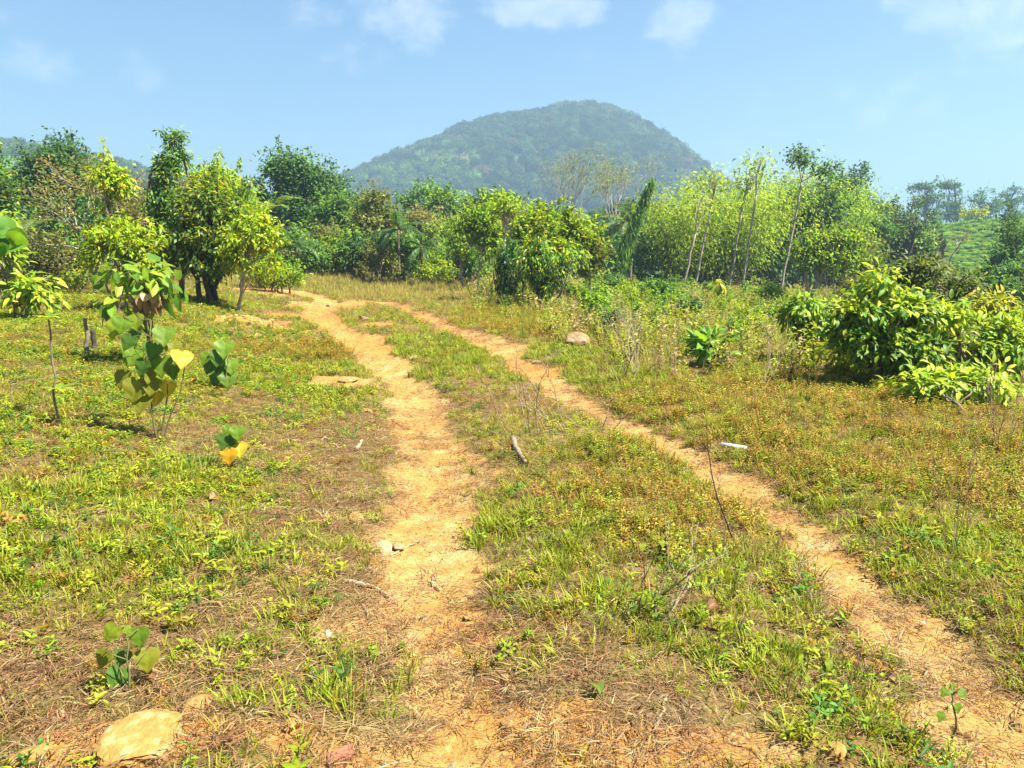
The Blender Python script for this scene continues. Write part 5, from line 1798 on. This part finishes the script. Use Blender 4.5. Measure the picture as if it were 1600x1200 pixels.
    for k in (3, 4):
        tube(tg, np.array([P[k], P[k] + np.array([.03 * (-1) ** k, 0, .04])]), [.0015, .0008], 4)
    single('bare_whip', tg.mesh('bare_whip', M_DARKBARK, True), 'single long dark curved whip standing beside the right rut', 'stem', b)


build_twigs()


# ------------------------------------------------------------------ stones, sticks, litter
def build_litter():
    SM = {}

    def stone(label, px, py, w, kind='o', flat=.6, seed=0, sink=.35, rz=None, sub=3, detail=.025, name='stone', cat='stone'):
        b = G(px, py)
        s = w / 2 / F * math.hypot(b.y, b.x) * 1.05
        me = clod_mesh(800 + seed, sub, {'o': M_ROCK, 'p': M_ROCKP, 'b': M_ROCKB}[kind], flat=flat, name=name, detail=detail)
        r = np.random.default_rng(seed)
        single(name, me, label, cat, (b.x, b.y + s * .3, b.z + s * flat * (.5 - sink)), (r.normal(0, .15), r.normal(0, .15), r.uniform(0, 6) if rz is None else rz), s)
    S = stone
    S('biggest ochre boulder half buried at the bottom left', 225, 1190, 145, 'o', .46, 1, .40, .4, 4, .022, 'boulder', 'rock')
    S('long ochre rock ridge right of the biggest boulder', 312, 1130, 62, 'o', .55, 2, .35, 1.9, 3, .02, 'boulder', 'rock')
    S('ochre rock at the bottom left corner', 40, 1192, 70, 'o', .5, 3)
    S('pale stone left of the biggest boulder', 92, 1128, 26, 'p', .8, 4)
    S('brown block of rock beside the right rut in the middle distance', 902, 545, 38, 'b', .85, 5, -.1, .3, 3, .03, 'boulder', 'rock')
    S('flat brown stone on the far ridge between the ruts', 567, 503, 24, 'b', .5, 6, .1)
    S('pale grey boulder among the weeds of the right field', 1045, 492, 44, 'p', .7, 7, .1, None, 3, .04, 'boulder', 'rock')
    S('ochre stone left of the left rut, behind the paired stones', 554, 822, 30, 'o', .75, 8, .1)
    S('larger of the paired pale stones by the left rut', 596, 853, 34, 'p', .7, 9, .1)
    S('smaller of the paired pale stones by the left rut', 622, 848, 24, 'p', .7, 10, .1)
    S('round tan stone right of the left rut', 746, 880, 22, 'o', .7, 11, .1)
    S('orange stone in the grass edge, left of two small ones', 779, 912, 16, 'o', .7, 12, .1)
    S('orange stone in the grass edge, right of two small ones', 796, 906, 14, 'o', .7, 13, .1)
    S('flat ochre stone sunk in the left rut', 735, 952, 30, 'o', .35, 14, .3)
    S('upright ochre flake on the right side of the left rut', 786, 1052, 26, 'o', .9, 15, .2)
    S('crumbly orange lump at the right of the left rut', 793, 1115, 32, 'o', .6, 16, .2)
    S('yellow stone below the grass edge', 877, 1050, 18, 'o', .7, 17, .1)
    S('whitish round stone on the soil right of the left rut', 834, 1113, 13, 'p', .8, 18, .1)
    S('small orange stone at the bottom right of the left rut', 890, 1130, 20, 'o', .7, 19, .1)
    S('dark-sided ochre stone in crumbled soil near the bottom', 990, 1145, 20, 'o', .8, 20, .1)
    S('pale stone at the bottom centre', 985, 1192, 22, 'p', .5, 21, .2)
    S('rounded stone in the soil at the bottom middle', 706, 1176, 16, 'p', .8, 22, .1)
    S('flat ochre slab sunk near the bottom right of centre', 1155, 1175, 58, 'o', .30, 23, .3)
    S('orange round stone cut by the bottom edge', 1300, 1198, 48, 'o', .6, 24, .2)
    S('tan stone beside the bright seedling', 1512, 1135, 36, 'o', .6, 25, .25)
    S('large tan stone at the right edge on the rut', 1596, 1118, 34, 'o', .6, 26, .25)
    S('ochre stone in the dry patch left of the track', 572, 650, 22, 'o', .5, 27, .1)
    S('small ochre stone below the one in the dry patch', 582, 664, 12, 'o', .5, 28, .1)
    S('ochre flat outcrop above the dry patch', 545, 602, 36, 'o', .35, 29, .2)
    S('brown crumb of rock on the right rut', 838, 566, 16, 'b', .6, 30, .1)
    S('pale stone in the grass between the ruts', 648, 562, 18, 'p', .5, 31, .1)
    S('orange stone left of the left rut at the grass', 465, 905, 26, 'o', .5, 32, .2)
    S('yellow stone in the dry grass at the lower left', 540, 1062, 18, 'o', .9, 33, .1)
    S('orange lump at the bottom left of the left rut', 452, 1152, 40, 'o', .6, 34, .2)
    S('white scrap-like stone at the bottom right', 1492, 1196, 34, 'p', .45, 35, .1)
    S('orange clod on top of the spoil mound', 378, 505, 16, 'o', .7, 36, .1)
    S('orange clod on the face of the spoil mound', 402, 532, 22, 'o', .6, 37, .1)
    S('orange clod right of the spoil mound', 425, 520, 14, 'o', .6, 38, .1)
    S('dark crumb at the crest of the track', 512, 477, 9, 'b', .7, 39, .1)
    S('small orange stone right of the left rut halfway up', 703, 645, 10, 'o', .7, 40, .1)
    S('orange pebble on the pale sand of the left rut', 733, 762, 11, 'o', .6, 41, .1)

    # --- sticks
    def stick(label, pts, w, seed, mat=M_TWIGP, forks=0, lift=.5, name='stick'):
        r = np.random.default_rng(seed)
        W = [G(*p) for p in pts]
        b = sum(W, Vector()) / len(W)
        rr_ = w / 2 / F * b.y
        P = np.array([np.array(p - b) for p in W])
        s = np.linspace(0, 1, len(P))
        ss = np.linspace(0, 1, 9)
        P = np.stack([np.interp(ss, s, P[:, i]) for i in range(3)], 1)
        P[:, 2] += rr_ * (1 + lift)
        L = np.linalg.norm(P[-1] - P[0])
        P[1:-1] += r.normal(0, min(.012 * L, rr_ * (.5 if w < 8 else .12)), (7, 3)) * np.array([1, 1, .4])
        g = Geo()
        tube(g, P, np.linspace(rr_ * 1.1, rr_ * .75, 9) * (1 + .07 * r.normal(size=9)), 7)
        for f in range(forks):
            k = r.integers(2, 7)
            e = P[k] + r.normal(0, 1, 3) * np.array([.18, .18, .06]) * L
            tube(g, curve(P[k], e, r, 4, 0, .1), np.linspace(rr_ * .6, rr_ * .3, 4), 5)
        return single(name, g.mesh(name, mat, True), label, 'stick', b)
    stick('thick pale stick lying across the left edge of the left rut', [(536, 913), (580, 912), (600, 918), (616, 927)], 6.5, 1)
    stick('short curved pale stick on the left rut', [(676, 886), (679, 898), (687, 904)], 5, 2)
    stick('grey weathered stump piece leaning in the grass between the ruts', [(801, 702), (808, 718), (820, 738)], 9, 3, M_STUMP, 0, 1.2)
    stick('dark stick in the grass right of the left rut', [(770, 906), (790, 898), (812, 888)], 3, 4, M_TWIG)
    stick('thin pale stick beside the paired stones', [(610, 858), (635, 842), (655, 832)], 2.5, 5)
    stick('pair of bleached sticks in the grass edge below the left rut', [(768, 972), (785, 965), (808, 952)], 5, 6, M_TWIGP, 1)
    stick('dark twig right of the bleached sticks', [(775, 968), (800, 968), (826, 958)], 3.5, 7, M_TWIG)
    stick('long thin twig lying on the left bank before the little yellow plant', [(245, 722), (290, 713), (330, 712)], 2.6, 8, M_PALE, 1)
    stick('thin twig under the little half-yellow plant', [(300, 730), (350, 728), (410, 722)], 2.4, 9, M_TWIGP)
    stick('white twig in the weeds on the left', [(180, 908), (215, 920), (260, 920)], 2.2, 10, M_TWIGP, 1)
    stick('curved white twig left of the left rut', [(418, 894), (438, 908), (448, 918)], 2.6, 11, M_TWIGP)
    stick('thin brown twig slanting down the bank by the left rut', [(500, 948), (515, 965), (528, 980)], 2.6, 12, M_TWIG)
    stick('short bleached stick left of the left rut', [(565, 940), (574, 955), (576, 965)], 4, 13)
    stick('thin pale stick at the lower left of the left rut', [(560, 1085), (590, 1078), (610, 1072)], 2.6, 14)
    stick('brown stick at the left of the dry patch near the bottom', [(500, 1038), (515, 1030), (528, 1024)], 4, 15, M_TWIG)
    stick('long pale root on the soil at the bottom middle', [(580, 1190), (605, 1178), (640, 1168)], 3, 16, M_TWIGP, 1)
    stick('thick weathered stick at the bottom middle', [(738, 1188), (775, 1190), (798, 1190)], 8, 17, M_PALE)
    stick('frayed bleached root hanging over crumbled soil', [(1042, 1108), (1034, 1130), (1022, 1158)], 6, 18, M_TWIGP, 4)
    stick('pale stick in the grass at the lower middle', [(1080, 1040), (1105, 1050), (1130, 1053)], 4, 19, M_TWIGP)
    stick('grey stick end in the grass at the lower middle', [(1060, 1110), (1068, 1118), (1075, 1124)], 4, 20, M_PALE)
    stick('thin pinkish twig across the bottom right of centre', [(1020, 1190), (1060, 1178), (1108, 1160)], 3, 21, M_TWIG)
    stick('thin twig in the grass right of the right rut', [(1362, 890), (1400, 896), (1440, 904)], 2.6, 22, M_TWIGP)
    stick('curved white stem in the grass right of the right rut', [(1490, 830), (1480, 865), (1468, 900)], 3, 23, M_TWIGP)
    stick('short brown peg standing on the right rut', [(1444, 1050), (1450, 1040), (1454, 1030)], 3.5, 24, M_TWIG, 0, 4)
    stick('thin twig slanting on the bank above the dry patch', [(505, 688), (518, 698), (532, 710)], 3, 25, M_TWIGP)
    stick('short pale stick in the dry patch left of the track', [(558, 712), (562, 706), (566, 700)], 6, 26, M_TWIGP)
    stick('tiny stick above the left rut', [(612, 655), (620, 659), (628, 663)], 2.5, 27, M_TWIG)
    stick('dark dead grass stem bunch at the lower left', [(10, 1120), (35, 1095), (62, 1060)], 4, 28, M_TWIG, 5)
    stick('pale forked twig right of the biggest boulder', [(236, 1035), (260, 1032), (292, 1034)], 3, 29, M_TWIGP, 1)
    stick('thin yellow stem leaning over the nearest seedling', [(165, 1062), (195, 1085), (225, 1112)], 2.2, 30, M_TWIGP, 1)

    # --- fallen leaves
    LM = {k: leaf_mesh('fallen_leaf', 'round', c, seed=60 + i, curl=.35, fold=.5) for i, (k, c) in enumerate(dict(t=(.30, .22, .13), y=(.34, .25, .02), b=(.15, .075, .03), o=(.32, .15, .013), g=(.08, .15, .02), w=(.46, .43, .37)).items())}

    def leafl(label, px, py, ln, key, seed, wide=1.0):
        b = G(px, py)
        r = np.random.default_rng(seed)
        L = ln / F * b.y
        o = single('fallen_leaf', LM[key], label, 'leaf', (b.x, b.y, b.z + L * .28 + .012), (r.normal(0, .35), r.normal(-.1, .3), r.uniform(0, 6.28)), (L, L * wide, L))
        return o
    F_ = leafl
    F_('large curled tan leaf on the left bank below the little plant', 328, 788, 26, 't', 1)
    F_('yellow leaf lying low at the left edge', 12, 878, 14, 'o', 2)
    F_('bright yellow leaf in the weeds left of the nearest seedling', 78, 994, 28, 'y', 3)
    F_('small yellow leaf below the nearest seedling on the left', 62, 1084, 11, 'y', 4)
    F_('brown curled leaf right of the nearest seedling', 242, 1076, 20, 'b', 5)
    F_('upright brown dry leaf above the biggest boulder', 238, 1098, 20, 'b', 6)
    F_('tan leaf in the grass between the ruts', 847, 812, 16, 't', 7)
    F_('small tan leaf in the grass edge right of the round tan stone', 832, 858, 13, 't', 8)
    F_('brown leaf in the grass at the lower middle', 1120, 970, 24, 'b', 9)
    F_('green fallen leaf on the crumbled soil', 925, 1092, 28, 'g', 10)
    F_('curled dry yellow leaf at the bottom on crumbled soil', 918, 1180, 20, 'y', 11)
    F_('white dry scrap of leaf on the left bank by the rut', 512, 1008, 30, 'w', 12, .7)
    F_('white leaf scrap left of the brown peg', 1434, 1070, 17, 'w', 13)
    F_('small white leaf at the grass edge of the right rut', 1443, 968, 11, 'w', 14)
    F_('small orange leaf low on the right grass', 1588, 1036, 10, 'o', 15)
    F_('orange leaf on the bank below the tallest heart-leaved plant', 312, 682, 9, 'o', 16)
    F_('yellow leaf beside the smaller heart-leaved plant', 320, 622, 9, 'y', 17)
    F_('tan leaf right of the two seedlings', 1398, 1062, 15, 't', 18)
    F_('pale dry leaf by the small crossing twig on the right', 1402, 868, 16, 'w', 19)
    F_('tan fallen leaf at the left edge of the bank', 24, 955, 14, 't', 20)

    # --- white pipe offcut
    b = G(1146, 708)
    L = 40 / F * b.y
    g = Geo()
    th = np.arange(14) / 14 * 2 * PI
    rings = []
    for x, ro in ((-L / 2, .024), (L / 2, .020)):
        for rr_ in (ro, ro * .8):
            rings.append(np.c_[np.full(14, x), np.cos(th) * rr_, np.sin(th) * rr_])
    V = np.concatenate(rings)
    j = np.arange(14)
    j2 = (j + 1) % 14
    Q = np.concatenate([np.c_[0 + j, 0 + j2, 28 + j2, 28 + j], np.c_[14 + j2, 14 + j, 42 + j, 42 + j2], np.c_[j2, j, 14 + j, 14 + j2], np.c_[28 + j, 28 + j2, 42 + j2, 42 + j]])
    g.add(V, Q)
    single('pipe_offcut', g.mesh('pipe_offcut', noisy_mat('weathered_plastic', (.50, .49, .46), (.38, .35, .30), 12, rough=.5, bump=.05), True), 'white plastic pipe piece lying in the grass right of the right rut', 'pipe', (b.x, b.y, b.z + .05), (.2, .06, -.35))
    # --- broken brick
    b = G(532, 1178)
    L = 44 / F * b.y
    bm = bmesh.new()
    bmesh.ops.create_cube(bm, size=1)
    for v in bm.verts:
        v.co = Vector((v.co.x * L, v.co.y * L * .62, v.co.z * L * .35)) + Vector((.15 * L * v.co.y, .1 * L * v.co.x * v.co.z, 0))
    bmesh.ops.bevel(bm, geom=bm.edges[:], offset=L * .035, segments=2, affect='EDGES')
    me = bpy.data.meshes.new('brick_fragment')
    bm.to_mesh(me)
    bm.free()
    me.materials.append(noisy_mat('fired_clay', (.30, .12, .07), (.21, .08, .045), 18, bump=.5, dist=.006))
    single('brick_fragment', me, 'red broken brick fragment near the bottom left of the left rut', 'brick', (b.x, b.y, b.z + L * .08), (.12, -.1, .45))


build_litter()


# ------------------------------------------------------------------ the hazy air
def build_haze():
    m, n, l, out = new_mat('hazy_air')
    v = n.new('ShaderNodeVolumePrincipled')
    v.inputs['Color'].default_value = (.30, .45, .62, 1)
    v.inputs['Density'].default_value = HAZE
    v.inputs['Anisotropy'].default_value = .2
    l.new(v.outputs[0], out.inputs['Volume'])
    x0, x1, y0, y1, z0, z1 = -2600, 2600, -70, 3600, -14, 200
    V = [(x, y, z) for z in (z0, z1) for y in (y0, y1) for x in (x0, x1)]
    Q = np.array([(0, 2, 3, 1), (4, 5, 7, 6), (0, 1, 5, 4), (2, 6, 7, 3), (0, 4, 6, 2), (1, 3, 7, 5)])
    me = mk_mesh('haze', V, [Q], m)
    o = bpy.data.objects.new('haze', me)
    link(o)
    tag(o, 'pale bluish haze hanging in the air', kind='stuff')


HAZE = .0009
build_haze()
